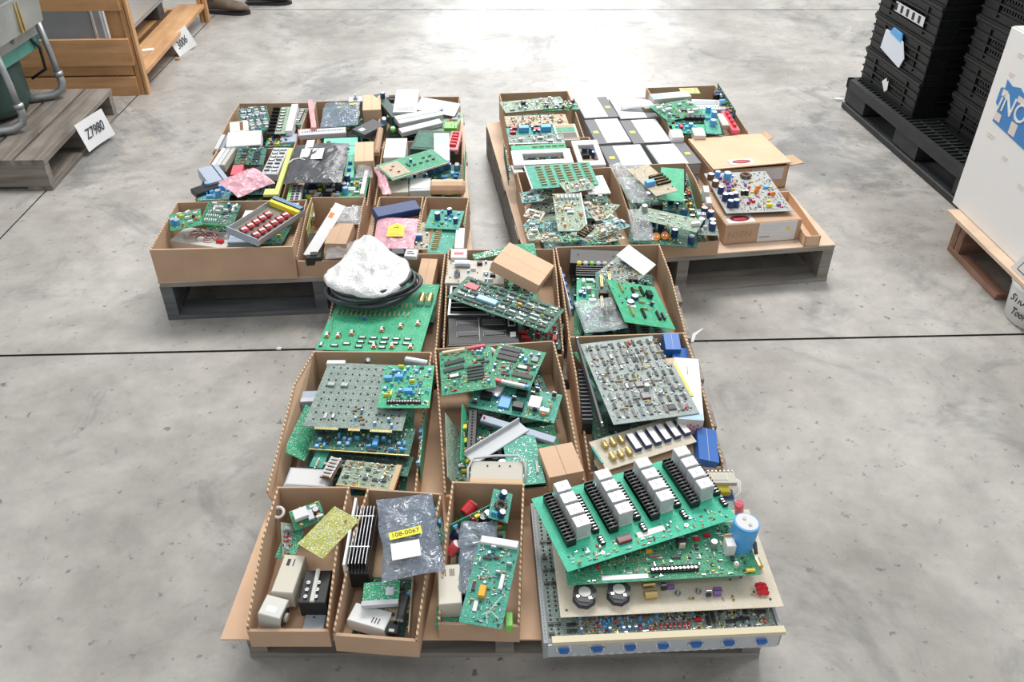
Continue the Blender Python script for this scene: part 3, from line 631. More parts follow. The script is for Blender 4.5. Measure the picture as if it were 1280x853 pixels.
def bag(q, th, mat, label, name='plastic_bag', cat='bag', seed=0, amp=.006, n=26, outline=None, items=(), sc=14, wob=.006, pinch=5):
    "crumpled film pouch: top and bottom skins meeting at a sealed edge"
    M, w, d = q[:3] if isinstance(q[0], Matrix) else frame(*q)
    root = thing(name, label, cat, M); b = MB(); top = []; o = Vector((seed*3.1, seed*1.7, seed))
    def P(i, j, s_):
        u = i/n; v = j/n; x = u*w; y = v*d
        if outline: x, y = outline(u, v, w, d)
        e = (1-abs(2*u-1)**pinch)*(1-abs(2*v-1)**pinch)
        p = Vector((x, y, 0))*sc
        r = NZ.ridged_multi_fractal(p+o, .9, 2.1, 4, 1.0, 2.0)-1.0 if s_ > 0 else 0
        wb = Vector((NZ.noise(p*.9+o), NZ.noise(p*.9-o), 0))*wob
        z = (th*.5*e + amp*r*(.35+.65*e)) if s_ > 0 else -th*.5*e
        z += NZ.noise(p*.5+o*2)*amp
        return (x+wb.x, y+wb.y, z if 0 < i < n and 0 < j < n else NZ.noise(p*.5+o*2)*amp)
    idx = {}
    vs = []
    for s_ in (1, -1):
        for j in range(n+1):
            for i in range(n+1): idx[(i, j, s_)] = len(vs); vs.append(P(i, j, s_))
    fs = []
    for j in range(n):
        for i in range(n):
            fs.append((idx[(i, j, 1)], idx[(i+1, j, 1)], idx[(i+1, j+1, 1)], idx[(i, j+1, 1)]))
            fs.append((idx[(i, j+1, -1)], idx[(i+1, j+1, -1)], idx[(i+1, j, -1)], idx[(i, j, -1)]))
    b.add(vs, fs, mat); b.build('film', root, smooth=True)
    populate(root, w, d, list(items), random.Random(seed)); return root
def tube_thing(pts, r, mat, label, name, cat, n=8, part='sheath', closed=False):
    root = thing(name, label, cat, Matrix.Translation(pts[0])); b = MB(); p0 = Vector(pts[0])
    b.tube([Vector(p)-p0 for p in pts], r, mat, n, closed); b.build(part, root, smooth=True); return root
def can(p0, p1, r, mat, label, name='capacitor', cat='capacitor', top='alu', n=20):
    "cylinder from p0 to p1 (world)"
    A = Vector(p0); D = Vector(p1)-A; L = D.length; M = Matrix.Translation(A) @ D.to_track_quat('Z', 'Y').to_matrix().to_4x4()
    root = thing(name, label, cat, M); b = MB()
    b.lathe([(r*.94, 0), (r, .002), (r, L-.006), (r*.93, L-.005), (r, L-.004), (r, L-.001), (r*.95, L)], mat, n); b.build('body', root, smooth=False)
    b = MB(); b.cyl(0, 0, L, L+.0006, r*.86, top, n)
    for s_ in (-1, 1): b.cyl(s_*r*.35, 0, L, L+.003, r*.14, 'silver', 8)
    b.build('end_cap', root); return root
def fill(key, anchor, rows, seed=1, z0=.168, dz=.017, cover=.8):
    "boards lying lower in a bin, seen in the gaps of the upper ones"
    M, W, D, _ = BINS[key]; r = random.Random(seed)
    for i, (colour, mat, items) in enumerate(rows):
        w = W*r.uniform(.62, cover); d = D*r.uniform(.40, .52); h = i % 2
        x = W/2+r.uniform(-.5, .5)*(W-w)*.6; y = D*(.27 if h == 0 else .72)+r.uniform(-.02, .02)
        Mw = M @ T(x, y, z0-M.translation.z+dz*(i//2)+.012*(i % 2), R(r.uniform(-7, 7))) @ Matrix.Rotation(R(r.uniform(-3, 3)), 4, 'X') @ Matrix.Translation((-w/2, -d/2, 0))
        board((Mw, w, d), mat, items, f'{colour} circuit board lying low in the pile {anchor}', group=None)
def cage(q, h, label, fins=7, mat='steel', inner='black', **k):
    M, w, d = frame(*q); root = thing('card_cage', label, 'card cage', M); b = MB(); t = .006
    for x0, x1, y0, y1 in ((0, w, 0, t), (0, w, d-t, d), (0, t, t, d-t), (w-t, w, t, d-t)): b.box(x0, x1, y0, y1, -h, 0, mat)
    b.build('frame', root); b = MB(); b.box(t, w-t, t, d-t, -h, -h*.7, inner); b.build('back_plane', root)
    for i in range(fins):
        y = t+(d-2*t)*(i+.5)/fins; b = MB(); b.box(t, w-t, y-.0015, y+.0015, -h*.7, -.002, inner if i % 2 else 'charcoal'); b.build('card', root)
    return root
def ring_frame(q, th, u0, v0, u1, v1, label, mat='white', name='panel_frame', cat='panel frame'):
    M, w, d = frame(*q); root = thing(name, label, cat, M); b = MB()
    for x0, x1, y0, y1 in ((0, 1, 0, v0), (0, 1, v1, 1), (0, u0, v0, v1), (u1, 1, v0, v1)): b.box(x0*w, x1*w, y0*d, y1*d, -th, 0, mat)
    b.build('frame', root); b = MB(); l = .0025
    for x0, x1, y0, y1 in ((u0*w, u1*w, v0*d, v0*d+l), (u0*w, u1*w, v1*d-l, v1*d), (u0*w, u0*w+l, v0*d, v1*d), (u1*w-l, u1*w, v0*d, v1*d)): b.box(x0, x1, y0, y1, -th-.004, -th*.2, 'lightgrey')
    b.build('inner_lip', root); return root

# ================================================================== NEAR PALLET
# ---- bin b1
board(((351, 653, .238), (367, 655, .222), (322, 754, .216)), 'pcb_pale', [('p', 'eur32', .5, .05, 0, .5), ('g', 'resred,resw,resb', .15, .2, .9, .85, 2, 12), ('s', 'filmw,lcap,ecaps', 8), ('t', 300)], 'long pale board with red and white resistors, leaning left in the front left bin', cut=None)
board(((361, 640, .245), (399, 626, .25), (368, 664, .235)), 'pcb_green', [('x', 'paper_label', .1, .3, .55, .8, .004, .016, 'white'), ('x', 'metal_tab', .5, .1, .7, .6, .004, .012, 'alu'), ('p', 'ecapbr', .8, .5, 0, .6), ('s', 'res,trim,disc,filmw', 8), ('t', 90)], 'small green board with a white label at the far end of the front left bin')
board(((358, 660, .215), (381, 662, .215), (352, 698, .21)), 'pcb_solder', ['solder'], 'green solder-side board between the pale board and the olive board')
board(((372, 680, .245), (418, 633, .262), (390, 713, .248)), 'pcb_olive', [('d', 200), ('s', 'disc', 1)], 'square olive-yellow board seen from its solder side, resting across the front left bin')
b_ = tag(MB().tube([(.011*cos(2*pi*k/18), .011*sin(2*pi*k/18), 0) for k in range(18)], .0035, 'white', 8, True).build('plastic_ring', None, Matrix.Translation(at(348, 641, .235)) @ Matrix.Rotation(.5, 4, 'X'), True), 'small white plastic ring standing in the far corner of the front left bin', 'ring')
def psu(q, h, label, slots=(.25, .3, .35, .55), v0=.7, v1=.88, mat='psubeige'):
    r_ = solid(q, h, mat, [], label, 'power_supply', 'power supply', body='case'); M, w, d = frame(*q); b = MB()
    for u in slots: b.box(u*w, u*w+.0022, v0*d, v1*d, 0, .0004, 'black')
    b.build('vent_slots', r_); b = MB(); b.box(.02*w, .98*w, .015*d, .03*d, -.002, .0006, 'lightgrey'); b.build('case_seam', r_); return r_
psu(((356, 693, .222), (382, 695, .222), (349, 741, .220)), .045, 'beige slotted power supply lying between the pale board and the black contactor')
r_ = solid(((334, 743, .222), (361, 750, .216), (326, 768, .220)), .052, 'offwhite', [('x', 'printed_label', .25, .2, .7, .5, 0, .0004, 'paper')], 'off-white cube power supply with a round black socket in its end', 'power_supply', 'power supply', body='case')
M_, w_, d_ = frame((334, 743, .222), (361, 750, .216), (326, 768, .220))
b = MB(); b.M = Matrix.Translation((w_, d_*.5, -.027)) @ Matrix.Rotation(pi/2, 4, 'Y'); b.lathe([(.019, 0), (.019, .0015), (.016, .0015), (.016, .0006)], 'black', 20, cap=False); b.cyl(0, 0, 0, .0008, .016, 'black', 20); b.cyl(0, 0, .0008, .006, .009, 'ivory', 14); b.build('round_socket', r_)
r_ = solid(((382, 713, .215), (415, 713, .215), (373, 754, .212)), .045, 'black', [('x', 'centre_strip', .42, 0, .58, 1, 0, .006, 'offwhite')], 'black contactor with silver screw terminals in the front left bin', 'contactor', 'contactor')
for i in range(6): b = MB(); b.cyl(0, 0, 0, .004, .004, 'silver', 10); b.box(-.003, .003, -.0006, .0006, .004, .0044, 'grey'); b.build('screw', r_, T((.02, .036)[i % 2]*1.0+(.0 if i % 2 == 0 else .004) - .008, .012+.016*(i//2)))
solid(((384, 758, .172), (410, 758, .172), (380, 787, .172)), .006, 'steelpaint', [('p', 'bkbtn', .45, .5)], 'blue-grey metal plate with a dark hole on the bottom of the front left bin', 'metal_plate', 'metal plate')
# ---- bin b2
q_ = ((446, 632, .262), (470, 632, .262), (430, 706, .255)); M_, w_, d_ = frame(*q_)
r_ = thing('finned_heat_sink', 'black finned heat sink with a white side plate in the second bin', 'heat sink', M_)
b = MB(); b.box(0, w_, 0, d_, -.075, -.03, 'black', bev=.001); b.build('body', r_)
for k in range(6): x = w_*(k+.5)/6; b = MB(); b.box(x-.0014, x+.0014, .002, d_-.002, -.03, 0, 'heatblack'); b.box(x-.0004, x+.0004, .002, d_-.002, 0, .0002, 'alu'); b.build('fin', r_)
for v in (.28, .8): b = MB(); b.box(0, w_, v*d_, v*d_+.002, -.004, .001, 'alu'); b.build('cross_rod', r_)
b = MB(); b.box(-.006, -.001, -.005, d_+.015, -.075, .006, 'white'); b.build('side_plate', r_)
board(((455, 729, .218), (500, 726, .222), (441, 755, .212)), 'pcb_solder', [('b', 'grey_connector', 's', .010, -.004, .007, 'lightgrey'), ('d', 260), ('x', 'clear_label', .62, .3, .85, .7, .0, .001, 'alu')], 'green solder-side board with a grey connector sticking out below the antistatic bag')
psu(((445, 753, .200), (491, 766, .200), (437, 776, .198)), .032, 'white slotted power supply at the near end of the second bin', (.6, .68, .76), .2, .5, 'white')
board(((482, 752, .195), (506, 752, .195), (478, 776, .195)), 'pcb_tan', [('s', 'dip8,res', 5), ('t', 60)], 'small tan board beside the dark cylinder in the second bin')
can(at(507, 745, .222), at(500, 776, .212), .0085, 'black', 'dark shiny cylinder capacitor lying along the right wall of the second bin')
solid(((486, 779, .205), (499, 781, .205), (484, 791, .2)), .025, 'black', [('x', 'grey_latch', .2, .1, .7, .4, 0, .003, 'lightgrey')], 'black plug with a grey latch at the front lip of the second bin', 'plug', 'plug')
upright((517, 700, .238), (510, 790, .205), .04, 'pcb_tan', [('s', 'res,disc,ecaps', 10), ('t', 60)], 'thin board standing on edge against the right wall of the second bin')
board(((505, 640, .235), (547, 630, .24), (505, 690, .235)), 'pcb_dark', ['logic'], 'dark green board under the far right corner of the antistatic bag')
bag(((472, 628, .285), (541, 616, .292), (452, 733, .262)), .02, 'antistatic', 'silvery antistatic bag with a yellow part number label and a white label', seed=3, amp=.009, sc=16, wob=.01,
    items=[('x', 'white_label', .17, .17, .66, .37, .016, .0175, 'paper')])
M_, w_, d_ = frame((472, 628, .285), (541, 616, .292), (452, 733, .262))
r_ = bpy.data.objects[-1] if False else [o for o in COL.objects if o.name.startswith('plastic_bag') and o.parent is None][-1]
b = MB(); b.box(-.032, .032, -.0085, .0085, 0, .0012, 'yellowlabel'); y_ = b.build('yellow_label', r_, T(w_*.44, d_*.47, .0175, R(4))); text('108-0067', .014, 'ink', y_, T(0, 0, .0014, R(180)*0), 'part_number', 1.05)
# ---- bin b3
board(((617, 611, .262), (641, 618, .25), (620, 650, .25)), 'pcb_teal', [('p', 'ecapbk', .5, .8, 0, .7), ('p', 'tor', .5, .45, 0, .9), ('p', 'ecapbk', .6, .15, 0, .7), ('s', 'resb,filmb', 5)], 'teal board with black coils and capacitors in the far right corner of the third bin')
upright((562, 657, .243), (616, 630, .25), .05, 'pcb_green', ['analog'], 'green board seen edge-on slanting across the third bin')
can(at(581, 643, .225), at(592, 630, .235), .014, 'red', 'red capacitor with a white label at the far end of the third bin', top='white')
can(at(567, 672, .205), at(574, 664, .225), .010, 'navy', 'dark capacitor standing against the left wall of the third bin')
can(at(563, 692, .205), at(572, 680, .23), .011, 'pinkred', 'small red capacitor with a white cap halfway along the third bin', top='white')
can(at(600, 655, .2), at(604, 645, .235), .010, 'black', 'black capacitor behind the silver bag in the third bin')
bag(((576, 653, .238), (622, 652, .240), (577, 742, .228)), .014, 'antistatic', 'crumpled silver bag under the green board with the orange relay', seed=9, amp=.009, sc=26)
q_ = ((600, 674, .262), (650, 682, .262), (581, 779, .232)); M_, w_, d_ = frame(*q_)
r_ = board(q_, 'pcb_teal', [('x', 'white_connector', .04, .93, .97, 1.02, 0, .010, 'white'), ('p', 'relayo', .38, .36, 90, 1.15), ('x', 'white_component', .72, .42, .82, .60, 0, .008, 'white'), ('x', 'white_tag', .24, .14, .34, .26, 0, .003, 'white'),
    ('p', 'dip14', .14, .42, 90), ('p', 'dip14', .3, .78, 0), ('p', 'dip8', .5, .8), ('s', 'disc,ecaps,res,xtal,resb', 10, .05, .4, .95, .95), ('t', 260)], 'green board with a white edge connector, orange relay and white jumper wires')
for pts in ([(.85, .35), (.75, .25), (.62, .15), (.5, .1)], [(.66, .02), (.6, .12), (.7, .16), (.9, .08)]):
    b = MB(); b.tube([(u*w_, v*d_, .005+.003*(i % 2)) for i, (u, v) in enumerate(pts)], .0008, 'white', 5); b.build('jumper_wire', r_)
psu(((547, 707, .232), (575, 705, .232), (543.5, 757, .228)), .045, 'beige slotted power supply against the left wall of the third bin', (.3, .52, .6, .68))
board(((546, 758, .185), (584, 758, .185), (543, 786, .18)), 'pcb_solder', ['solder'], 'green solder-side board at the near left corner of the third bin')
solid(((632, 765, .2), (641, 765, .2), (632, 783, .2)), .02, 'limegreen', [], 'bright green plastic block in the near right corner of the third bin', 'plastic_block', 'plastic block')
fill('b3', 'in the bin with the orange relay', [('dark green', 'pcb_dark', ['power']), ('mid green', 'pcb_green', ['analog'])], 31, z0=.158)
fill('b2', 'under the yellow-labelled antistatic bag', [('dark green', 'pcb_dark', ['logic'])], 32, z0=.156)
# ---- bin c1
board(((411, 453, .268), (524, 458, .268), (385, 533, .272)), 'pcb_grey', [('p', 'graychip', .13, .62, 0, .95), ('p', 'graychip', .27, .62, 0, .95), ('p', 'gdip', .19, .15, 90, .9), ('p', 'wdip', .27, .15, 90, .9), ('g', 'bkbtn', .04, .05, .97, .96, 12, 9), ('s', 'bkbtn,resbr,ecaps', 14, .4, .03, .96, .3), ('d', 140),
    ('e', 's', .12, .36, 'brass'), ('e', 's', .46, .58, 'brass'), ('e', 's', .68, .9, 'brass')], 'large grey board dotted with rows of tiny black parts')
solid(((409, 450, .272), (432, 450, .272), (409, 454.5, .272)), .015, 'white', [], 'white plastic strip at the far edge of the dotted grey board', 'plastic_strip', 'plastic strip')
board(((481.5, 457, .290), (543, 457, .290), (464.7, 510, .290)), 'pcb_bright', [('p', 'term12', .5, .11, 0, .62), ('s', 'filmb,trim,discb,relayb,film,ecaps,res,resb,dip8,resw', 46, .03, .2, .97, .97), ('t', 260)], 'bright green board with blue parts on one corner of the dotted grey board')
can(at(507, 450, .258), at(534, 455, .258), .0095, 'alu', 'silver capacitor lying at the far wall behind the dotted grey board')
can(at(459, 452, .25), at(460, 450, .272), .006, 'darkgreen', 'small dark capacitor standing behind the dotted grey board')
solid(((378, 489, .235), (402, 488, .235), (375, 503, .235)), .04, 'bluegrey', [('x', 'pale_band', 0, 0, 1, .35, 0, .001, 'lightgrey')], 'blue-grey plastic case between the left wall and the dotted grey board', 'plastic_case', 'plastic case')
board(((382, 506, .238), (407, 518, .212), (358, 566, .234)), 'pcb_solder', ['solder'], 'green board with clipped corners leaning on the left wall of the left middle bin', cut='corner')
board(((398, 528, .246), (520, 536, .246), (396, 562, .240)), 'pcb_dark', [('b', 'brass_edge', 's', .002, -.002, .002, 'brass'), ('s', 'trim,filmb,dip14,relayb,ecaps,dip16', 26, .03, .02, .97, .6), ('t', 200)], 'dark green board just under the near edge of the dotted grey board')
board(((412, 560, .222), (517, 572, .222), (408, 584, .218)), 'pcb_dark', [('x', 'long_connector', .02, .02, .55, .14, 0, .008, 'ivory'), ('g', 'dip14,dip16', .05, .2, .95, .9)], 'dark board with a long cream connector in the left middle bin')
board(((433, 575, .232), (496, 582, .232), (420, 606, .228)), 'pcb_pale', [('b', 'tan_edge', 's', .003, -.004, .003, 'tan'), ('b', 'tan_end', 'e', .012, -.006, .003, 'tan'), ('g', 'dip8,res,resw,disc', .04, .05, .96, .95), ('t', 400)], 'pale board crowded with small parts at the front of the left middle bin')
solid(((363, 584, .222), (416, 587, .222), (360, 608, .220)), .035, 'lightgrey', [('x', 'pale_lid', .03, .05, .97, .95, 0, .0012, 'bluegrey'), ('x', 'paper_label', .05, .1, .95, .9, .0012, .0016, 'label_grey')], 'pale grey flat case in the near left corner of the left middle bin', 'flat_case', 'case')
r_ = board(((414, 572, .236), (429, 575, .236), (412, 600, .232)), 'brown', [('g', 'fuse', .05, .02, .95, .98, 1, 6)], 'narrow brown strip of cream fuses beside the pale crowded board', name='fuse_strip', cat='fuse strip')
board(((396, 563, .228), (412, 565, .228), (393, 584, .225)), 'pcb_teal', [('g', 'resbig', .1, .1, .9, .9, 1, 4, 90)], 'teal board with long ceramic resistors beside the clipped green board')
upright((531, 512, .25), (524, 582, .24), .06, 'pcb_green', ['logic'], 'green board standing on edge along the right wall of the left middle bin')
fill('c1', 'under the dotted grey board', [('mid green', 'pcb_green', ['logic']), ('teal', 'pcb_teal', ['mem']), ('dark green', 'pcb_dark', ['analog']), ('bright green', 'pcb_bright', ['analog'])], 3)
# ---- bin c2
board(((549, 441, .268), (613, 430.5, .285), (541, 497, .262)), 'pcb_green', [('x', 'red_strip', .55, .93, .9, .98, 0, .008, 'pinkred'), ('x', 'white_strip', .06, .92, .5, .97, 0, .008, 'cream'), ('p', 'dip40', .28, .7, 8), ('p', 'dip40', .26, .54, 8), ('p', 'eprom', .26, .38, 4), ('g', 'dip16', .5, .2, .82, .55, 2, 5), ('s', 'resred,res,ecaps,disc,dip16', 22), ('t', 220)], 'green memory board, red strip on top, over the far left corner of the middle bin')
board(((624.4, 429, .285), (683, 441, .285), (641, 484, .272)), 'pcb_green', [('x', 'red_strip', .05, .02, .42, .08, 0, .008, 'pinkred'), ('x', 'white_strip', .42, .02, .9, .08, 0, .008, 'white'), ('x', 'blue_strip', .9, .02, .98, .08, 0, .008, 'skyblue'), ('p', 'dip40', .3, .88), ('p', 'dip40', .3, .76), ('p', 'dip40', .3, .64), ('p', 'dip40', .75, .3), ('p', 'eprom', .68, .5), ('p', 'plccs', .85, .75), ('s', 'resred,res,ecaps,trim,dip16,resb', 26, .05, .1, .95, .95), ('t', 220)], 'green memory board with red and white strips, far right corner of the middle bin')
board(((598, 474, .252), (703, 494, .245), (594, 510, .238)), 'pcb_teal', [('p', 'relayk', .17, .4, 0, 1), ('x', 'blue_tape', .33, .15, .46, .55, 0, .006, 'skyblue'), ('p', 'relayk', .56, .25), ('p', 'relayk', .55, .75), ('x', 'white_connector', .66, .3, .8, .7, 0, .012, 'white'), ('p', 'whiteconn', .86, .3), ('s', 'filmw,xfmrs,ecap,disco,to220,relayk', 14), ('t', 160)], 'teal power board with black relays and white connectors across the middle bin')
can(at(611, 453, .25), at(630, 466, .262), .008, 'white', 'white cylinder lying between the two memory boards', 'plastic_sleeve', 'sleeve', top='lightgrey')
can(at(613, 437, .258), at(629, 448, .262), .007, 'offwhite', 'shorter white cylinder at the far wall between the two memory boards', 'plastic_sleeve', 'sleeve', top='lightgrey')
solid(((616, 470, .26), (634, 474, .26), (604, 488, .255)), .02, 'white', [('x', 'round_lug', .3, .3, .7, .7, 0, .006, 'offwhite')], 'white plastic plug below the white cylinders in the middle bin', 'plug', 'plug')
solid(((604, 518, .236), (696, 546, .232), (601, 526, .232)), .012, 'bluegrey', [('p', 'ledr', .04, .5)], 'slim blue-grey metal bar lying diagonally across the middle bin', 'metal_bar', 'metal bar')
solid(((580, 568, .232), (648, 526, .238), (590, 583, .228)), .003, 'lightgrey', [('x', 'fold', 0, .9, 1, 1, 0, .012, 'lightgrey')], 'pale lilac folded bracket slanting across the middle bin', 'folded_bracket', 'bracket')
q_ = ((589, 576, .236), (654, 577, .236), (590, 606, .230))
solid(q_, .004, 'ivory', [('x', 'tan_band', .0, .0, 1, .25, 0, .001, 'tan'), ('p', 'bkbtn', .32, .78), ('p', 'bkbtn', .55, .78), ('p', 'bkbtn', .75, .78)], 'pale metal plate with three small holes at the front of the middle bin', 'metal_plate', 'metal plate')
tube_thing([at(585, 606, .225), at(585, 585, .238), at(592, 573, .242), at(620, 570, .243), at(648, 570, .243), at(657, 580, .24), at(657, 604, .225)], .0028, 'lightgrey', 'grey cable looped around the pale metal plate', 'grey_cable', 'cable')
board(((627, 547, .230), (668, 543, .230), (641, 608, .226)), 'pcb_teal', [('d', 380), ('p', 'edge18', .85, .3, 85, .5)], 'pale teal board seen from its track side beside the brown carton')
carton(((673, 561, .250), (715, 553, .250), (684, 598, .240)), .05, 'brown paper-wrapped carton in the near right corner of the middle bin', 'cardboard_light')
upright((560, 596, .236), (557, 516, .25), .07, 'pcb_pale', ['solder'], 'pale green board standing on edge at the left wall of the middle bin', lean=.03)
upright((576, 575, .232), (578, 505, .25), .07, 'pcb_bright', [('s', 'film,disc,res', 16, .05, .3, .95, .98), ('t', 60)], 'bright green board with yellow parts standing on edge in the middle bin', lean=.03)
solid(((586, 508, .235), (597, 508, .235), (586, 562, .232)), .03, 'black', [('g', 'bkbtn', .1, .02, .9, .98, 1, 14)], 'black ribbed connector block standing beside the bright green upright board', 'connector_block', 'connector block')
board(((572, 545, .2), (640, 545, .2), (568, 606, .195)), 'pcb_dark', ['power'], 'dark green board low under the lilac bracket')
fill('c2', 'under the teal power board', [('mid green', 'pcb_green', ['analog']), ('dark green', 'pcb_dark', ['power']), ('bright green', 'pcb_bright', ['logic'])], 5)
# ---- bin c3
board(((725, 430.5, .284), (822, 419, .284), (753, 533, .276)), 'pcb_silver', [('p', 'plccs', .48, .40, 0, 1.1), ('p', 'plccs', .49, .26, 0, 1.2), ('p', 'plcc', .72, .1, 0, .8), ('p', 'wdip', .33, .40, 90), ('p', 'wdip', .3, .78, 90), ('p', 'wdip', .37, .64, 90, .8), ('p', 'redconn', .6, .93, 90, .5), ('p', 'redconn', .88, .08, 60, .4),
    ('g', 'sdip14,dip14,sdip20,ldip14', .05, .04, .97, .97, 10, 9, 90), ('s', 'sdip14,ecapg,disc,resnet,xtal,ldip14', 26), ('t', 220), ('e', 'e', .2, .62)], 'large grey logic board crowded with chips, lying on the right middle bin', cut='chip')
M_, w_, d_ = frame((719, 421.5, .292), (726, 421, .292), (745, 535, .282))
r_ = thing('card_ejector_bar', 'long dark metal bar along the left edge of the large grey logic board', 'metal bar', M_); b = MB(); b.box(0, .006, 0, d_, -.02, .003, 'charcoal', bev=.0008); b.build('bar', r_)
for v in (.03, .97): b = MB(); b.cyl(.003, v*d_, .003, .006, .0025, 'silver', 10); b.build('screw', r_)
M_, w_, d_ = frame((722, 462, .262), (734, 462, .262), (735, 528, .255)); r_ = thing('ribbed_heat_sink', 'black ribbed heat sink beside the left wall of the right middle bin', 'heat sink', M_); b = MB(); b.box(0, w_, 0, d_, -.04, -.01, 'black'); b.build('base', r_)
for k in range(14): y = d_*(k+.5)/14; b = MB(); b.box(0, w_, y-.0018, y+.0018, -.01, .004, 'charcoal'); b.build('fin', r_)
board(((716, 440, .255), (727, 440, .24), (722, 486, .25)), 'pcb_green', [('s', 'disc,res', 6), ('t', 40)], 'narrow green board wedged at the far left wall of the right middle bin')
q_ = ((829, 417, .272), (848, 417, .272), (829, 437, .262)); carton(q_, .05, 'dark blue carton in the far right corner of the right middle bin', 'blue', gap=False)
carton(((840, 434, .255), (860, 436, .250), (838, 448, .245)), .03, 'second dark blue carton, half hidden behind the white carton', 'blue', gap=False)
q_ = ((843, 447, .280), (873, 449, .280), (857, 524, .272)); r_ = carton(q_, .055, 'long white carton with a blue and red checked end against the right wall', 'white', side='offwhite', items=[('x', 'printed_seal', .3, .72, .7, .86, 0, .0004, 'offwhite'), ('x', 'blue_band', .02, .01, .98, .1, 0, .0005, 'paleblue')])
M_, w_, d_ = frame(*q_); b = MB()
for i in range(7):
    for j in range(3):
        b.box(.003+i*w_/7, .003+i*w_/7+w_/12, -.0006, 0, -.05+j*.012+(i % 2)*.005, -.044+j*.012+(i % 2)*.005, 'pinkred')
b.build('checked_print', r_); b = MB(); b.prism([(0, 0), (.03, .004), (.03, .008), (0, .002)], 'y', d_*.62, d_*1.0, 'cardboard_light'); b.build('open_flap', r_, Matrix.Translation((-.024, 0, -.008)))
carton(((871, 533, .248), (895, 538, .238), (866, 572, .238)), .05, 'bright blue carton near the front of the right middle bin', 'blue', gap=False)
board(((736, 553, .240), (846, 519, .246), (754, 590, .232)), 'pcb_cream', [('p', 'ssr', .40, .52, 0, .95), ('p', 'ssr', .51, .52, 0, .95), ('p', 'ssr', .62, .52, 0, .95), ('p', 'ssr', .73, .52, 0, .95), ('p', 'ssr', .84, .52, 0, .95), ('p', 'ssr', .95, .52, 0, .95)] + [('p', 'goldcap', u, v, 90, .95) for u in (.12, .21, .30) for v in (.3, .72)] + [('p', 'edget', -.005, .5, 90, .62)], 'cream board carrying a row of white relays and six brass capacitors')
solid(((742, 575, .215), (868, 545, .215), (752, 625, .205)), .004, 'cardboard_light', [], 'loose sheet of cardboard under the cream relay board', 'cardboard_sheet', 'cardboard sheet')
fill('c3', 'under the large grey logic board', [('mid green', 'pcb_green', ['logic']), ('teal', 'pcb_teal', ['solder']), ('dark green', 'pcb_dark', ['mem'])], 8)
# ---- transformer and wires beside it
q_ = ((878, 590, .225), (918, 590, .225), (882, 604, .222)); M_, w_, d_ = frame(*q_)
r_ = thing('transformer', 'cream laminated transformer with yellow winding at the right edge of the near pallet', 'transformer', M_)
b = MB(); b.box(0, w_, 0, d_, -.012, 0, 'ivory', bev=.001)
for k in range(8): b.box(w_*(k+.3)/8, w_*(k+.6)/8, d_, d_+.003, -.01, .002, 'alu')
b.build('laminated_core', r_); b = MB(); b.box(w_*.2, w_*.8, -.012, d_*.9, -.045, -.012, 'yellow', bev=.004); b.build('winding', r_); b = MB(); b.box(w_*.25, w_*.75, d_*.25, d_*.8, 0, .001, 'cream'); b.box(w_*.28, w_*.72, d_*.3, d_*.75, .001, .0012, 'ivory'); b.build('paper_label', r_); b = MB(); b.box(0, w_, -.01, d_, -.057, -.045, 'ivory', bev=.001); b.build('lower_core', r_)
for k in range(3): tube_thing([at(914-k, 596+k, .2), at(925-2*k, 602, .205), at(926-2*k, 615, .195), at(912-k, 628-2*k, .18), at(898, 634-2*k, .17)], .0016, 'white' if k < 2 else 'cream', ('outermost', 'middle', 'innermost')[k]+' of the three pale wires looping from the cream transformer', 'lead_wire', 'wire', 6)
# ---- chassis panel, cream board, green boards and relay board (front right of the near pallet)
ZP = .200
q_ = ((667, 636, ZP), (918, 626, ZP), (691, 804, ZP)); M_, w_, d_ = frame(*q_)
r_ = thing('connector_chassis', 'grey metal chassis board with a row of blue sockets along its near edge', 'chassis', M_)
b = MB(); b.box(0, w_, 0, d_, -.006, -.002, 'paintgrey'); b.build('base_plate', r_)
b = MB(); b.box(.006, w_-.004, .012, d_-.004, -.002, 0, 'pcb_grey'); b.build('substrate', r_)
b = MB(); b.box(0, w_, -.002, .0, -.042, -.004, 'alu'); b.build('front_panel', r_)
b = MB(); b.box(.01, w_+.008, -.004, .010, -.003, .006, 'cream'); b.build('cream_strip', r_)
b = MB(); b.box(-.006, .002, -.004, d_+.01, -.042, .006, 'paintgrey'); b.build('left_side_rail', r_)
b = MB(); b.box(w_-.002, w_+.004, 0, d_, -.042, .004, 'paintgrey'); b.build('right_side_rail', r_)
for i in range(7): link('blue_socket', comp('db9'), r_, Matrix.Translation((.032+i*(w_-.06)/6.1, -.002, -.021)))
b = MB()
for i in range(22): x = .03+i*(w_-.05)/22; b.box(x, x+.009, -.0035, -.002, -.0405, -.037, 'lightgrey')
b.build('rivet_row', r_)
b = MB()
for k in range(40): b.cyl(-.002, .006+k*d_/40, .008, .0083, .0011, 'charcoal', 6)
b.build('rail_holes', r_)
populate(r_, w_, d_, [('g', 'bkbtn,dip8,bkbtn', .012, .04, .07, .98, 2, 30), ('g', 'dip14,dip16', .06, .055, .13, .14, 2, 4), ('s', 'resred,resw,resbr,ecaps,discb,resred', 44, .14, .05, .5, .2), ('g', 'dip16', .42, .17, .62, .24, 7, 1), ('g', 'resred,resbr', .36, .06, .62, .13, 26, 3, 90), ('s', 'dip16,dip14,dip20,filmr,resred', 16, .62, .05, .97, .24), ('t', 420, .12, .04, .98, .26)], random.Random(11))
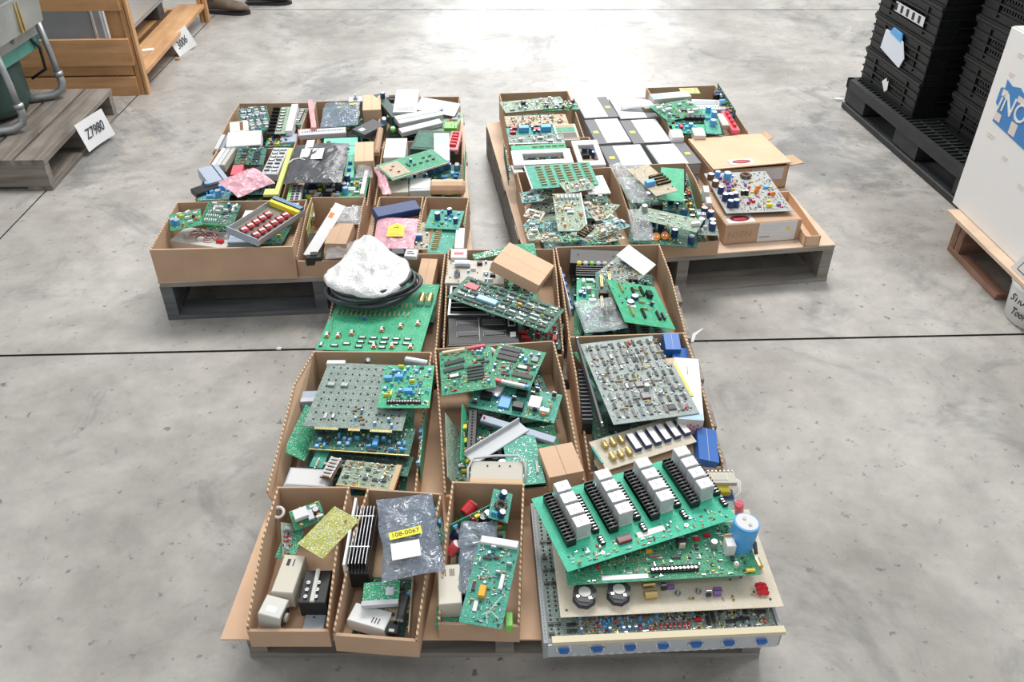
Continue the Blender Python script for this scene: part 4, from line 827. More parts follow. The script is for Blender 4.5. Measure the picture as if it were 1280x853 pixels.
r_ = board(((686, 648, .232), (936, 637, .232), (705, 772, .228)), 'pcb_cream', [('p', 'coil', .115, .155, 10, 1.3), ('p', 'coil', .27, .165, 10, 1.3), ('p', 'goldcap', .415, .145, 4, 1.15), ('p', 'goldcap', .415, .245, 4, 1.15), ('p', 'pot', .54, .16, 0, .7), ('p', 'pot', .635, .17, 0, .7), ('p', 'goldcap', .90, .40, 95, 1.0), ('p', 'goldcap', .945, .40, 95, 1.0),
    ('s', 'filmp,disco,to220', 6, .44, .1, .74, .25), ('p', 'bkbtn', .03, .06), ('p', 'bkbtn', .95, .07), ('p', 'bkbtn', .97, .75), ('p', 'lcapbig', .955, .62, 90, .4), ('s', 'res,resbr,bkbtn', 8, .5, .05, .9, .3)], 'large cream board with two dark choke coils, lying on the grey chassis')
M_, w_, d_ = frame((686, 648, .232), (936, 637, .232), (705, 772, .228))
for k in range(9): b = MB(); b.cyl(0, 0, 0, .004, .0055, 'red', 12); b.build('red_disc', r_, Matrix.Translation((w_*.915+.006*(k % 3)-.003, d_*.12+.007*(k//3)*1.2, .006+.002*(k % 2))) @ Matrix.Rotation(.9, 4, 'X'))
for k in range(2): b = MB(); b.cyl(0, 0, 0, .03, .0055, 'white' if k else 'offwhite', 10); b.build('standoff', r_, T(w_*(.2+.3*k), d_*.6))
# mid green board
r_ = board(((700, 664, .272), (928, 652, .272), (723, 731, .266)), 'pcb_green', [('p', 'term12', .56, .16, 0, .72), ('x', 'white_strip', .18, .04, .42, .12, 0, .001, 'paper'), ('p', 'filmr', .17, .28, 90, 1), ('p', 'relayo', .45, .5, 0, .6), ('p', 'redslide', .48, .42, 3, .45), ('p', 'ecapg', .80, .55, 0, 1), ('p', 'filmr', .72, .68), ('p', 'filmr', .78, .74), ('p', 'heatl', .93, .62, 90, .38), ('g', 'res', .2, .3, .42, .6, 9, 2, 90), ('p', 'xfmrk', .63, .6, 0, .6), ('s', 'resw,resb,dip8,trim,dip14', 20, .45, .25, .98, .8), ('t', 260), ('p', 'lcapy', .95, .06, 0, 1.2)], 'green control board with a black screw terminal strip, under the relay board')
M_, w_, d_ = frame((700, 664, .272), (928, 652, .272), (723, 731, .266))
b = MB(); b.box(-.009, .009, -.012, .012, 0, .03, 'white', bev=.001); b.box(-.009, .012, .012, .014, 0, .036, 'tan'); b.build('white_transformer', r_, T(w_*.87, d_*.45)); b = MB(); b.cyl(0, 0, 0, .01, .005, 'offwhite', 12); b.cyl(0, 0, .01, .014, .002, 'silver', 8); b.build('white_standoff', r_, T(w_*.885, d_*.16))
b = MB(); b.tube([(0, 0, .01), (.012, -.01, .016), (.02, -.035, .016), (.018, -.055, .008)], .004, 'charcoal', 8); b.build('black_cable', r_, T(w_*.955, d_*.75), True)
for u, v in ((.04, .5), (.5, .5), (.9, .85)): b = MB(); b.cyl(0, 0, -.038, -.0017, .004, 'silver', 8); b.build('standoff', r_, T(w_*u, d_*v))
# relay board
q_ = ((664, 624, .300), (862, 566, .310), (701, 718, .292)); M_, w_, d_ = frame(*q_)
items = []
for c in range(4):
    u = .135+c*.247
    for k in range(4): items.append(('p', 'relay', u+.026, .385+k*.165, 90, .93))
    items.append(('p', 'termw', u-.052, .60, 90, 1.12))
    items.append(('p', 'termn', u+.104, .58, 90, 1.0)); items.append(('p', 'term2', u+.108, .22, 90, .6))
items += [('p', 'edge18r', .36, .15, 0, .62), ('x', 'white_label', .44, .12, .6, .19, 0, .0006, 'white'), ('p', 'whiteconn', .145, .14, 0, .4), ('s', 'res,resw,disc', 12, .02, .02, .97, .16), ('t', 40, .02, .03, .97, .2)]
r_ = board(q_, 'pcb_mint', items, 'big green relay board with four rows of clear-cased relays, on top of the stack')
for u, v in ((.22, .09), (.72, .1)): b = MB(); b.cyl(0, 0, 0, .0008, .004, 'silver', 12); b.cyl(0, 0, .0008, .001, .002, 'black', 8); b.build('mounting_hole', r_, T(w_*u, d_*v))
for u, v in ((.06, .3), (.5, .3), (.9, .35), (.1, .9)): b = MB(); b.cyl(0, 0, -.026, -.0017, .004, 'silver', 8); b.build('standoff', r_, T(w_*u, d_*v))
# big blue capacitor
P0 = at(920, 694, .238); can(P0, P0+Vector((.008, .004, .092)), .0255, 'skyblue', 'large sky-blue capacitor standing at the right end of the stacked boards', top='label_grey', n=28)
c_ = [o for o in COL.objects if o.name.startswith('capacitor') and o.parent is None][-1]
text('UYN', .016, 'blueink', c_, Matrix.Translation((-.004, -.0258, .040)) @ Matrix.Rotation(pi/2, 4, 'X') @ Matrix.Rotation(-pi/2, 4, 'Z'), 'printed_mark')
can(at(924, 640, .235), at(924, 630, .275), .009, 'pinkred', 'small pink-red capacitor just behind the large sky-blue one', top='pinkred')
solid(((880, 612, .19), (915, 612, .19), (884, 640, .19)), .03, 'navy', [('s', 'dip8,ecaps', 4)], 'dark blue component block between the transformer and the relay board', 'component_block', 'component block')
# ---- bin a1
board(((433, 352, .232), (550, 356, .236), (421, 438, .238)), 'pcb_bright', [('p', 'lcapc', .865, .72, 90, .95), ('p', 'lcapc', .945, .72, 90, .95)] + [('p', 'btn', u, v, 0, 1.0) for u, v in ((.06, .17), (.17, .17), (.29, .21), (.57, .27), (.74, .33), (.9, .38), (.55, .05), (.72, .06), (.9, .06))] + [('g', 'ssr', .3, .02, .5, .2, 1, 1, 90)][:0] + [('g', 'wdip', .35, .02, .9, .2, 5, 3), ('s', 'wdip', 3, .02, .01, .4, .1), ('g', 'resnet', .04, .45, .8, .7, 16, 2, 90), ('s', 'ecap', 1), ('d', 300)], 'bright green board with brass switches, under the coiled cable')
C0 = at(467, 357, .285); b = MB()
for j, (rr, dz, sh) in enumerate(((.118, .0, 0), (.126, .008, .3), (.112, .014, .8), (.122, .02, 1.4), (.108, .026, 2.0), (.130, .005, 2.6))):
    b.tube([((rr+.006*sin(2*t+sh*3))*cos(t), (rr*.72+.005*sin(3*t+sh))*sin(t)+.002*j, dz-.012+.006*sin(t+sh)) for t in [2*pi*k/44 for k in range(44)]], .0052, 'cable', 9, True)
o_ = tag(b.build('cable_coil', None, Matrix.Translation(C0) @ Matrix.Rotation(R(12), 4, 'Z'), True), 'coil of thick black cable resting on the left bin of the near pallet', 'cable')
def pouch(u, v, w, d):
    a = 2*pi*u; return None
q_ = ((415, 318, .318), (497, 300, .330), (404, 366, .298)); M_, w_, d_ = frame(*q_)
b = MB(); n = 40; m = 12
prof = [(404, 347), (409, 336), (425, 325), (436, 312), (443, 300), (455, 294), (470, 296), (479, 302), (488, 312), (500, 318), (511, 328), (514, 339), (508, 351), (496, 361), (480, 368), (466, 370), (450, 369), (432, 365), (418, 360), (408, 354)]
cen = at(462, 335, .318); ring = [at(x, y, .308) for x, y in prof]; R_ = [cen.lerp(p, 1) for p in ring]; N = len(R_); vs = []; fs = []
for sgn in (1, -1):
    for i in range(m+1):
        f = i/m
        for k in range(N*2):
            p = (R_[k//2] if k % 2 == 0 else (R_[k//2]+R_[(k//2+1) % N])/2); q = cen.lerp(p, sin(f*pi/2)); q = q.copy()
            bz = NZ.ridged_multi_fractal(q*19, .9, 2.1, 4, 1, 2)-1; q.z = .300+sgn*(.014 if sgn > 0 else .012)*cos(f*pi/2)**.7+(.022*bz*(1-f**4) if sgn > 0 else 0)+(.016*NZ.noise(q*13)*(1-f**4)); vs.append(tuple(q-cen))
K = N*2
for s_ in (0, 1):
    o = s_*(m+1)*K
    for i in range(m):
        for k in range(K): f_ = (o+i*K+k, o+i*K+(k+1) % K, o+(i+1)*K+(k+1) % K, o+(i+1)*K+k); fs.append(f_ if s_ else f_[::-1])
b.add(vs, fs, 'bubblewrap'); tag(fixn_o(b.build('foam_pouch', None, Matrix.Translation(cen), True)), 'crumpled white foam pouch lying on the coiled black cable', 'pouch')
solid(((508, 311, .300), (523, 312, .300), (507, 320, .295)), .014, 'white', [('x', 'printed_text', .15, .3, .8, .45, 0, .0003, 'ink'), ('x', 'printed_line', .15, .6, .6, .7, 0, .0003, 'ink')], 'small white printed box between the foam pouch and the bin corner', 'printed_box', 'box')
solid(((489, 311, .285), (505, 310, .285), (489, 318, .28)), .012, 'charcoal', [], 'small black plug behind the foam pouch', 'plug', 'plug')
carton(((527, 323, .250), (547, 324, .250), (528, 362, .22)), .05, 'plain tan carton in the far right corner of the bin with the coiled cable', 'cardboard_light', gap=False)
upright((409, 436, .235), (416, 396, .245), .06, 'pcb_pale', ['solder'], 'pale board standing on edge at the left wall of the coiled cable bin')
fill('a1', 'under the coiled black cable', [('dark green', 'pcb_dark', ['logic']), ('teal', 'pcb_teal', ['analog'])], 4)
# ---- bin a2
board(((590, 318, .27), (634, 309, .27), (588, 326, .262)), 'pcb_green', ['solder'], 'green solder-side board at the far wall behind the plain tan carton')
board(((640, 306, .30), (668, 304, .30), (645, 322, .28)), 'pcb_bright', ['solder'], 'bright green board sticking out behind the plain tan carton')
solid(((560, 325, .262), (632, 326, .262), (560, 354, .258)), .04, 'ivory', [('p', 'lcapbig', .27, .72, 0, 1.0), ('p', 'relayk', .56, .8, 0, .6), ('p', 'relayk', .8, .72, 0, .6), ('p', 'xfmrs', .2, .3, 90, .8), ('p', 'relayk', .8, .3, 0, .6), ('s', 'ecaps,bkbtn,res,filmw', 12)], 'cream module with a silver capacitor at the far left of the rack module bin', 'control_module', 'module')
solid(((564, 311, .280), (584, 311, .280), (563, 322, .275)), .03, 'white', [('x', 'red_print', .2, .3, .8, .6, 0, .0003, 'pinkred')], 'small white box with red print on the far left corner of the rack module bin', 'printed_box', 'box')
cage(((563, 357, .252), (612, 357, .252), (566, 394, .246)), .04, 'grey card cage with dark slots, left of the long dark chip board', 6)
q_ = ((560, 398, .246), (646, 395, .246), (560, 431, .236)); r_ = solid(q_, .06, 'black', [], 'black rack module with four outlined connectors', 'rack_module', 'module'); M_, w_, d_ = frame(*q_)
for u in (.12, .5):
    for v in (.25, .68):
        b = MB(); x0, x1, y0, y1 = u*w_, (u+.32)*w_, v*d_, (v+.2)*d_
        for a in ((x0, x1, y0, y0+.001), (x0, x1, y1-.001, y1), (x0, x0+.001, y0, y1), (x1-.001, x1, y0, y1)): b.box(*a, 0, .0012, 'grey')
        b.box(x0+.004, x1-.004, y0+.003, y1-.003, 0, .003, 'charcoal'); b.build('connector', r_)
b = MB(); b.box(.88*w_, .96*w_, .2*d_, .38*d_, 0, .001, 'white'); b.build('white_label', r_); b = MB(); b.box(.86*w_, .97*w_, .6*d_, .85*d_, 0, .001, 'lightgrey'); b.box(.88*w_, .95*w_, .64*d_, .81*d_, .001, .0012, 'black'); b.build('square_port', r_)
b = MB(); b.box(.44*w_, .45*w_, .05*d_, .95*d_, 0, .002, 'grey'); b.build('divider', r_); b = MB(); b.box(0, w_, -.006, 0, -.02, 0, 'charcoal'); b.build('front_rail', r_)
board(((585, 345, .292), (706, 387, .262), (585, 381, .290)), 'pcb_dark', [('x', 'red_label', .06, .55, .18, .75, 0, .004, 'pinkred'), ('x', 'blue_clip', .24, .25, .44, .42, 0, .008, 'paleblue'), ('p', 'relayo', .62, .6, 0, .6), ('g', 'dip20,dip16,dip20,gdip', .03, .06, .97, .95, 9, 6), ('s', 'wdip,redconn', 3), ('t', 280)], 'long dark board crowded with chips lying diagonally across the rack module bin')
carton(((637, 303, .335), (693, 332, .290), (643, 341, .318)), .034, 'plain tan carton tilted on top of the long dark chip board', 'cardboard_light', gap=False)
board(((640, 400, .2), (705, 405, .2), (640, 432, .2)), 'pcb_dark', ['red', ('p', 'blueconn', .2, .5)], 'dark board with red and blue parts right of the black rack module')
fill('a2', 'under the black rack module', [('dark green', 'pcb_dark', ['power']), ('mid green', 'pcb_green', ['logic']), ('grey', 'pcb_grey', ['logic'])], 6)
# ---- bin a3
q_ = ((713, 311, .262), (780, 314, .262), (714, 329, .25)); solid(q_, .05, 'black', [('p', 'bkbtn', .15, .6), ('p', 'bkbtn', .8, .6)], 'black metal case along the far wall of the brass header bin', 'metal_case', 'case')
q_ = ((720, 332, .25), (760, 333, .25), (720, 346, .24)); M_, w_, d_ = frame(*q_); r_ = thing('finned_heat_sink', 'black finned heat sink with yellow and white parts behind it, brass header bin', 'heat sink', M_)
b = MB(); b.box(0, w_, 0, d_, -.03, -.006, 'black'); b.build('base', r_)
for k in range(5): y = d_*(k+.5)/5; b = MB(); b.box(0, w_, y-.002, y+.002, -.006, .003, 'black'); b.build('fin', r_)
for k, c in enumerate(('yellow', 'offwhite', 'limegreen', 'lightgrey', 'ivory')): b = MB(); b.lathe([(.006, 0), (.007, .002), (.007, .012), (.003, .015)], c, 12); b.build('round_component', r_, T(w_*(k+.5)/5, d_+.008, -.006))
board(((721, 347, .236), (748, 348, .236), (733, 384, .23)), 'pcb_bright', [('p', 'filmw', .3, .8, 90, 1.3), ('p', 'ecapg', .55, .5), ('s', 'filmw,lcap,ecap,resw', 14), ('t', 60)], 'green board with white parts left of the brass headers')
upright((714, 386, .25), (701, 334, .262), .05, 'white', [('g', 'blueconn', .02, .3, .98, .95, 5, 1)], 'white strip with blue squares leaning on the left wall of the brass header bin', name='module_strip', cat='module')
board(((744, 340, .252), (800, 342, .25), (760, 400, .244)), 'pcb_dark', [('p', 'edgetan', .12, .75, 90), ('p', 'edgetan', .3, .8, 90), ('p', 'edgetan', .1, .3, 90), ('p', 'edgetan', .32, .35, 90), ('s', 'ecapbk,relayk,dip16,res', 16), ('t', 120)], 'dark board with brass headers just under the bright green header board')
board(((775, 318, .262), (817, 335, .262), (795, 362, .252)), 'pcb_grey', [('s', 'dip16,disc,res,resb,ecaps,resbr', 36), ('t', 200)], 'grey board of small parts in front of the leaning white card')
q_ = ((786, 306, .300), (820, 331, .270), (789, 333, .272)); r_ = solid(q_, .0015, 'paper', [], 'white card leaning at the far right corner of the brass header bin', 'white_card', 'card', bev=0)
board(((758, 349, .285), (818, 359, .240), (797, 405, .262)), 'pcb_bright', [('p', 'edgetan', .22, .82, 90, .75), ('p', 'edgetan', .22, .27, 90, .75), ('p', 'labelw', .3, .42, 0, .8), ('p', 'hdr20', .45, .75, 90, .75), ('p', 'hdr20', .64, .8, 90, .8), ('p', 'relayk', .75, .72, 90, .9), ('p', 'hdr20', .45, .25, 90, .75), ('p', 'edge12k', .75, .25, 90, .7), ('p', 'edge12k', .85, .25, 90, .6), ('p', 'ecapbk', .72, .5, 0, .5), ('g', 'resnet', .52, .3, .6, .9, 3, 4), ('t', 40)], 'bright green board with black and brass headers, tilted on the brass header bin')
bag(((716, 378, .262), (768, 372, .262), (712, 419, .252)), .02, 'clearfilm', 'clear crumpled plastic bag in the near left corner of the brass header bin', seed=5, amp=.010, sc=20)
board(((722, 385, .235), (768, 380, .235), (718, 415, .23)), 'pcb_teal', [('s', 'ecap,filmw,trim,dip14', 14), ('t', 80)], 'teal board inside the clear crumpled bag')
board(((765, 372, .23), (800, 388, .23), (775, 418, .222)), 'pcb_blue', ['power'], 'blue-green board below the tilted bright green header board')
fill('a3', 'under the brass header boards', [('mid green', 'pcb_green', ['logic']), ('dark green', 'pcb_dark', ['analog']), ('teal', 'pcb_teal', ['logic'])], 9)
FMODE[0] = 'share'

# ================================================================== LEFT PALLET
solid(((232, 288, .205), (308, 290, .205), (204, 304, .205)), .03, 'offwhite', [('p', 'twist', .35, .5, 0, 1.2), ('p', 'twist', .62, .45, 80, 1.2), ('p', 'whiteconn', .5, .3, 20, 1), ('p', 'whiteconn', .2, .4, -10, .9), ('s', 'whiteconn,redconn', 3)], 'cream metal chassis with red and white twisted wires in the near left corner bin', 'wired_chassis', 'chassis')
solid(((289, 284, .235), (316, 286, .235), (286, 302, .22)), .03, 'bluegrey', [('x', 'blue_label', .1, .3, .9, .9, 0, .001, 'paleblue')], 'blue-grey plastic case beside the twisted wires', 'plastic_case', 'case')
solid(((305, 262, .25), (325, 264, .25), (303, 275, .245)), .03, 'white', [], 'small white box behind the grey tray of red parts', 'white_box', 'box')
board(((222, 272, .262), (256, 256, .272), (207, 294, .25)), 'pcb_green', [('p', 'ecapb', .12, .4, 0, .8), ('p', 'ecapb', .25, .3, 0, .8), ('p', 'filmw', .6, .8, 30, 1.2), ('p', 'redconn', .85, .8, 0, .5), ('s', 'disco,to220,res,film,filmw', 14), ('t', 90)], 'green board with blue and orange parts at the left of the near left corner bin')
board(((264, 254, .272), (304, 255, .265), (248, 281, .252)), 'pcb_dark', [('b', 'green_border', 's', .003, -.002, .003, 'green'), ('b', 'green_border', 'w', .003, -.002, .003, 'green'), ('g', 'resw', .05, .1, .45, .5, 6, 2, 90), ('s', 'dip14,dip16,ecap,resw,filmw', 18), ('t', 160)], 'dark board with a green border at the far side of the near left corner bin')
FMODE[0] = 'x'; M_, w_, d_ = frame((343, 249, .300), (381, 264, .288), (325, 304, .282)); FMODE[0] = 'share'
r_ = thing('component_tray', 'grey tray with two columns of red components, tipped over the corner of its bin', 'component tray', M_)
b = MB(); b.box(0, w_, 0, d_, -.012, -.010, 'traybrown'); b.build('tray_floor', r_); b = MB()
b.box(0, w_, -.003, 0, -.014, .012, 'bluegrey'); b.build('near_edge', r_)
for x in (0, w_-.002): b = MB(); b.box(x, x+.002, 0, d_, -.014, .006, 'alu'); b.build('side_edge', r_)
for c in range(2):
    for k in range(6 if c else 5): b = MB(); b.cylx(-.011, .011, -.003, .004, .0045, 'darkred', 8); b.cylx(-.009, .009, .005, .006, .0035, 'pinkred', 8); b.box(-.003, .003, -.006, .007, .008, .0095, 'white'); b.cylx(.011, .02, 0, .004, .0008, 'silver', 5); b.build('red_component', r_, T(w_*(.33+.38*c), d_*(.14+.125*k), -.010, -.3, 1.35))
b = MB(); b.box(.04*w_, w_*.98, d_*.86, d_*.92, -.008, .010, 'yellow'); b.box(.04*w_, w_*.98, d_*.93, d_*1.0, -.008, .014, 'navy')
for k in range(16): b.box(w_*(.05+k*.058), w_*(.075+k*.058), d_*.93, d_*1.0, .014, .0145, 'paleblue')
b.build('ribbon_connector', r_)
fill('l1', 'in the near left corner bin', [('mid green', 'pcb_green', ['analog']), ('dark green', 'pcb_dark', ['power'])], 11)
# l2
upright((384, 288, .245), (391, 252, .262), .05, 'pcb_olive', [('p', 'goldcap', .5, .5, 90), ('p', 'fuse', .7, .6)], 'olive-brown board standing in the far left corner of the clear bag bin')
q_ = (at(399, 248, .315), at(406, 258, .300), at(406, 318, .215)); r_ = solid(q_, .002, 'white', [('x', 'orange_mark', .1, .72, .5, .82, 0, .0003, 'orange')], 'folded white card standing upright in the clear bag bin', 'white_card', 'card', bev=0)
solid(((383, 291, .22), (402, 291, .22), (385, 322, .215)), .03, 'black', [('g', 'dip16', .05, .05, .95, .95), ('t', 40)], 'black board module in the near left corner of the clear bag bin', 'board_module', 'module')
carton(((413, 278, .262), (438, 281, .262), (410, 303, .255)), .045, 'small tan carton in the middle of the clear bag bin', 'cardboard')
bag(((416, 258, .25), (452, 258, .25), (415, 280, .25)), .02, 'clearfilm', 'clear plastic bag of small pale parts behind the small tan carton', seed=12, amp=.008, sc=24)
solid(((412, 259, .235), (446, 259, .235), (412, 276, .235)), .015, 'ivory', [('s', 'filmw,resw,disc,lcap', 14)], 'pale component tray inside the clear plastic bag behind the tan carton', 'component_tray', 'component tray')
bag(((408, 303, .235), (443, 303, .235), (408, 322, .23)), .02, 'clearfilm', 'clear plastic bag in front of the small tan carton', seed=14, amp=.008, sc=24)
# l3
solid(((470, 263, .285), (518, 246, .285), (473, 275, .275)), .03, 'navy', [], 'dark blue-black case leaning in the bin with the pink bag', 'dark_case', 'case')
r_ = bag(((469, 272, .265), (519, 275, .265), (469, 309, .255)), .012, 'pinkfilm', 'pink antistatic bag with a yellow warning label', seed=20, amp=.006, sc=20)
M_, w_, d_ = frame((469, 272, .265), (519, 275, .265), (469, 309, .255)); b = MB(); b.box(-.026, .026, -.034, .022, 0, .001, 'yellowlabel'); b.prism([(-.026, .022), (.026, .022), (0, .042)], 'z', 0, .001, 'yellowlabel'); b.build('yellow_label', r_, T(w_*.52, d_*.48, .012))
b = MB(); b.prism([(-.009, .014), (.009, .014), (0, .030)], 'z', .001, .0014, 'ink'); b.prism([(-.005, .0165), (.005, .0165), (0, .0255)], 'z', .0014, .0017, 'yellowlabel')
for k in range(5): b.box(-.018, .018-.006*(k % 2), .006-k*.008, .008-k*.008, .001, .0013, 'brown')
b.build('warning_mark', r_, T(w_*.52, d_*.48, .012))
board(((470, 276, .245), (518, 278, .245), (470, 312, .24)), 'pcb_grey', ['logic'], 'grey board lying inside the pink antistatic bag')
solid(((490, 309, .25), (505, 309, .25), (490, 316, .245)), .02, 'black', [], 'black plastic block at the near end of the pink antistatic bag', 'plastic_block', 'plastic block')
# l4
board(((519, 278, .245), (537, 278, .245), (518, 312, .24)), 'pcb_tan', [('s', 'xfmrs,res,disc,ecaps', 9), ('t', 60)], 'narrow brown-grey board between the pink bag and the teal solder-side board')
board(((540, 284, .245), (568, 287, .245), (538, 315, .24)), 'pcb_teal', ['solder', ('g', 'resnet', .1, .1, .4, .9, 1, 10)], 'teal solder-side board with white marks in the near right corner bin')
board(((536, 260, .262), (576, 266, .262), (535, 283, .255)), 'pcb_teal', [('p', 'ecapbk', .3, .5, 0, .9), ('p', 'ecapbk', .6, .8, 0, .8), ('p', 'ecapbk', .85, .35, 0, .7), ('s', 'dip8,filmb,trim', 8), ('t', 60)], 'teal board with round black knobs in the near right corner bin')
solid(((570, 285, .255), (581, 285, .255), (568, 310, .25)), .03, 'white', [], 'slim white box beside the teal solder-side board', 'white_box', 'box')
upright((583, 256, .262), (579, 282, .255), .05, 'pcb_green', ['solder'], 'green board standing on edge in the near right corner bin')
# m0
board(((303, 137, .272), (338, 131, .272), (297, 168, .255)), 'pcb_dark', [('g', 'wdip,gdip,ecaps,filmw', .03, .03, .97, .97), ('s', 'filmw,ecaps,res', 30), ('t', 300)], 'dark board crowded with tiny white parts at the left of the far left bin')
solid(((338, 134, .276), (348, 134, .276), (337, 167, .262)), .04, 'black', [('g', 'hdr10', .05, .04, .95, .96, 1, 7)], 'black finned block between the tiny white parts and the pale strips', 'finned_block', 'heat sink')
board(((348, 134, .275), (361, 134, .275), (347, 167, .262)), 'pcb_pale', [('g', 'wdip', .05, .05, .6, .95, 1, 8), ('b', 'green_edge', 'e', .006, -.002, .002, 'limegreen')], 'narrow pale board with a bright green edge in the far left bin')
solid(((361, 130, .285), (369, 130, .285), (360, 163, .272)), .04, 'white', [], 'tall white plastic strip standing in the far left bin', 'plastic_strip', 'plastic strip')
board(((369, 135, .262), (383, 136, .262), (367, 155, .255)), 'pcb_grey', [('g', 'wdip', .1, .1, .9, .9), ('t', 60)], 'small grey board in the far right corner of the far left bin')
solid(((286, 166, .292), (328, 162, .292), (281, 184, .285)), .04, 'white', [], 'long white box lying near the front of the far left bin', 'white_box', 'box')
solid(((288, 153, .272), (311, 150, .272), (286, 166, .265)), .03, 'offwhite', [('x', 'brown_slot', .55, .1, .72, .9, 0, .001, 'brown')], 'off-white module with a brown slot behind the long white box', 'control_module', 'module')
for k, (x, m_, l_) in enumerate(((268, 'lightgrey', 'light grey rail at the left wall of the far left bin'), (275, 'grey', 'darker grey rail beside the light grey rail in the far left bin'))):
    solid(((x+8, 168, .262), (x+13, 168, .262), (x, 186, .255)), .015, m_, [], l_, 'metal_rail', 'rail')
board(((335, 170, .24), (366, 170, .24), (332, 183, .235)), 'pcb_green', ['analog'], 'green board at the near right corner of the far left bin')
solid(((352, 168, .25), (372, 167, .25), (350, 178, .245)), .03, 'bluegrey', [], 'blue-grey case at the near right corner of the far left bin', 'plastic_case', 'case')
fill('m0', 'under the tiny white parts', [('mid green', 'pcb_green', ['logic']), ('dark green', 'pcb_dark', ['logic'])], 12)
# m1
for k, l_ in enumerate(('first', 'second', 'third')):
    solid(((279+k*6, 185, .278), (284+k*6, 185, .278), (262+k*6, 206, .27)), .03, ('white', 'lightgrey', 'ivory')[k], [], l_+' slim pale rail from the left lying diagonally in the pink bag bin', 'metal_rail', 'rail')
solid(((250, 211, .278), (273, 203, .28), (259, 231, .262)), .04, 'bluegrey', [('x', 'dark_slot', .7, .0, .75, 1, 0, .001, 'black')], 'blue-grey module at the left wall of the pink bag bin', 'control_module', 'module')
board(((302, 186, .276), (338, 183, .272), (288, 207, .262)), 'pcb_dark', ['logic', ('b', 'dark_bar', 'n', .005, -.003, .004, 'charcoal')], 'dark green board lying diagonally at the far side of the pink bag bin')
solid(((246, 240, .252), (332, 199, .262), (250, 248, .248)), .02, 'black', [], 'long black bar running diagonally under the pink bag', 'metal_bar', 'metal bar')
r_ = bag(((281, 229, .285), (318, 207, .287), (298, 250, .268)), .022, 'pinkfilm', 'translucent pink bag lying beside the yellow-edged module', seed=31, amp=.010, sc=22)
solid(((290, 206, .275), (303, 206, .275), (289, 218, .27)), .02, 'pinkred', [], 'small red plastic part just behind the translucent pink bag', 'plastic_part', 'plastic part')
q_ = ((339, 184, .276), (358, 185, .276), (330, 217, .262)); solid(q_, .03, 'lightgrey', [('g', 'wdip,dip14', .05, .05, .95, .95, 2, 7), ('t', 60)], 'grey module with rows of slots beside the yellow strip', 'control_module', 'module')
solid(((358, 185, .282), (364, 185, .282), (344, 243, .262)), .015, 'paleyellow', [('x', 'near_arm', -1.9, 0, 0, .12, -.01, 0, 'paleyellow')], 'yellow edge strip along the right wall of the pink bag bin', 'yellow_strip', 'plastic strip')
board(((252, 232, .24), (290, 232, .24), (248, 250, .235)), 'pcb_blue', [('s', 'ecapb,relayb,ecaps,trim', 10), ('t', 60)], 'blue-green board with blue parts in the near left corner of the pink bag bin')
fill('m1', 'under the translucent pink bag', [('mid green', 'pcb_green', ['logic']), ('blue-green', 'pcb_blue', ['analog'])], 13)
# m2
solid(((393, 125, .300), (399, 124, .300), (380, 160, .285)), .035, 'pinkpad', [('x', 'foot', -2.6, -.1, 0, .12, -.03, -.018, 'pinkpad')], 'pink foam strip at the left wall of the far middle bin', 'foam_strip', 'foam strip')
r_ = bag(((404, 130, .285), (449, 127, .292), (402, 159, .272)), .02, 'antistatic', 'silver antistatic bag with two yellow labels in the far middle bin', seed=40, amp=.009, sc=20, items=[('p', 'labely', .5, .66, 8, 1.35, .014), ('p', 'labely', .84, .75, 12, 1.35, .015)])
board(((404, 135, .262), (446, 133, .262), (402, 160, .255)), 'pcb_teal', [('s', 'resw,filmw,dip14', 20), ('t', 100)], 'teal board inside the silver antistatic bag with two yellow labels')
r_ = solid(((436, 121, .298), (454, 120, .298), (435, 127, .292)), .03, 'alu', [('p', 'pot', .5, .5, 0, 1.2)], 'silver bracket with a round stud behind the antistatic bag', 'metal_bracket', 'bracket')
carton(((454, 119, .300), (476, 118, .300), (453, 138, .292)), .055, 'tan carton in the far right corner of the far middle bin', 'cardboard_light')
solid(((464, 146, .292), (474, 155, .285), (448, 162, .285)), .02, 'charcoal', [('x', 'white_sticker', .3, .1, .6, .3, 0, .0005, 'white')], 'black case with a white sticker beside the tan carton', 'black_case', 'case')
solid(((437, 157, .262), (449, 158, .262), (436, 170, .25)), .03, 'black', [('s', 'bkbtn', 4)], 'dark plastic block left of the black case with the sticker', 'plastic_block', 'plastic block')
solid(((374, 162, .272), (432, 159, .272), (374, 169, .268)), .02, 'lightgrey', [('g', 'bkbtn', .05, .2, .95, .8, 18, 1)], 'long pale grey connector bar at the front of the far middle bin', 'connector_bar', 'connector bar')
fill('m2', 'under the silver antistatic bag', [('mid green', 'pcb_green', ['logic']), ('dark green', 'pcb_dark', ['power'])], 14)
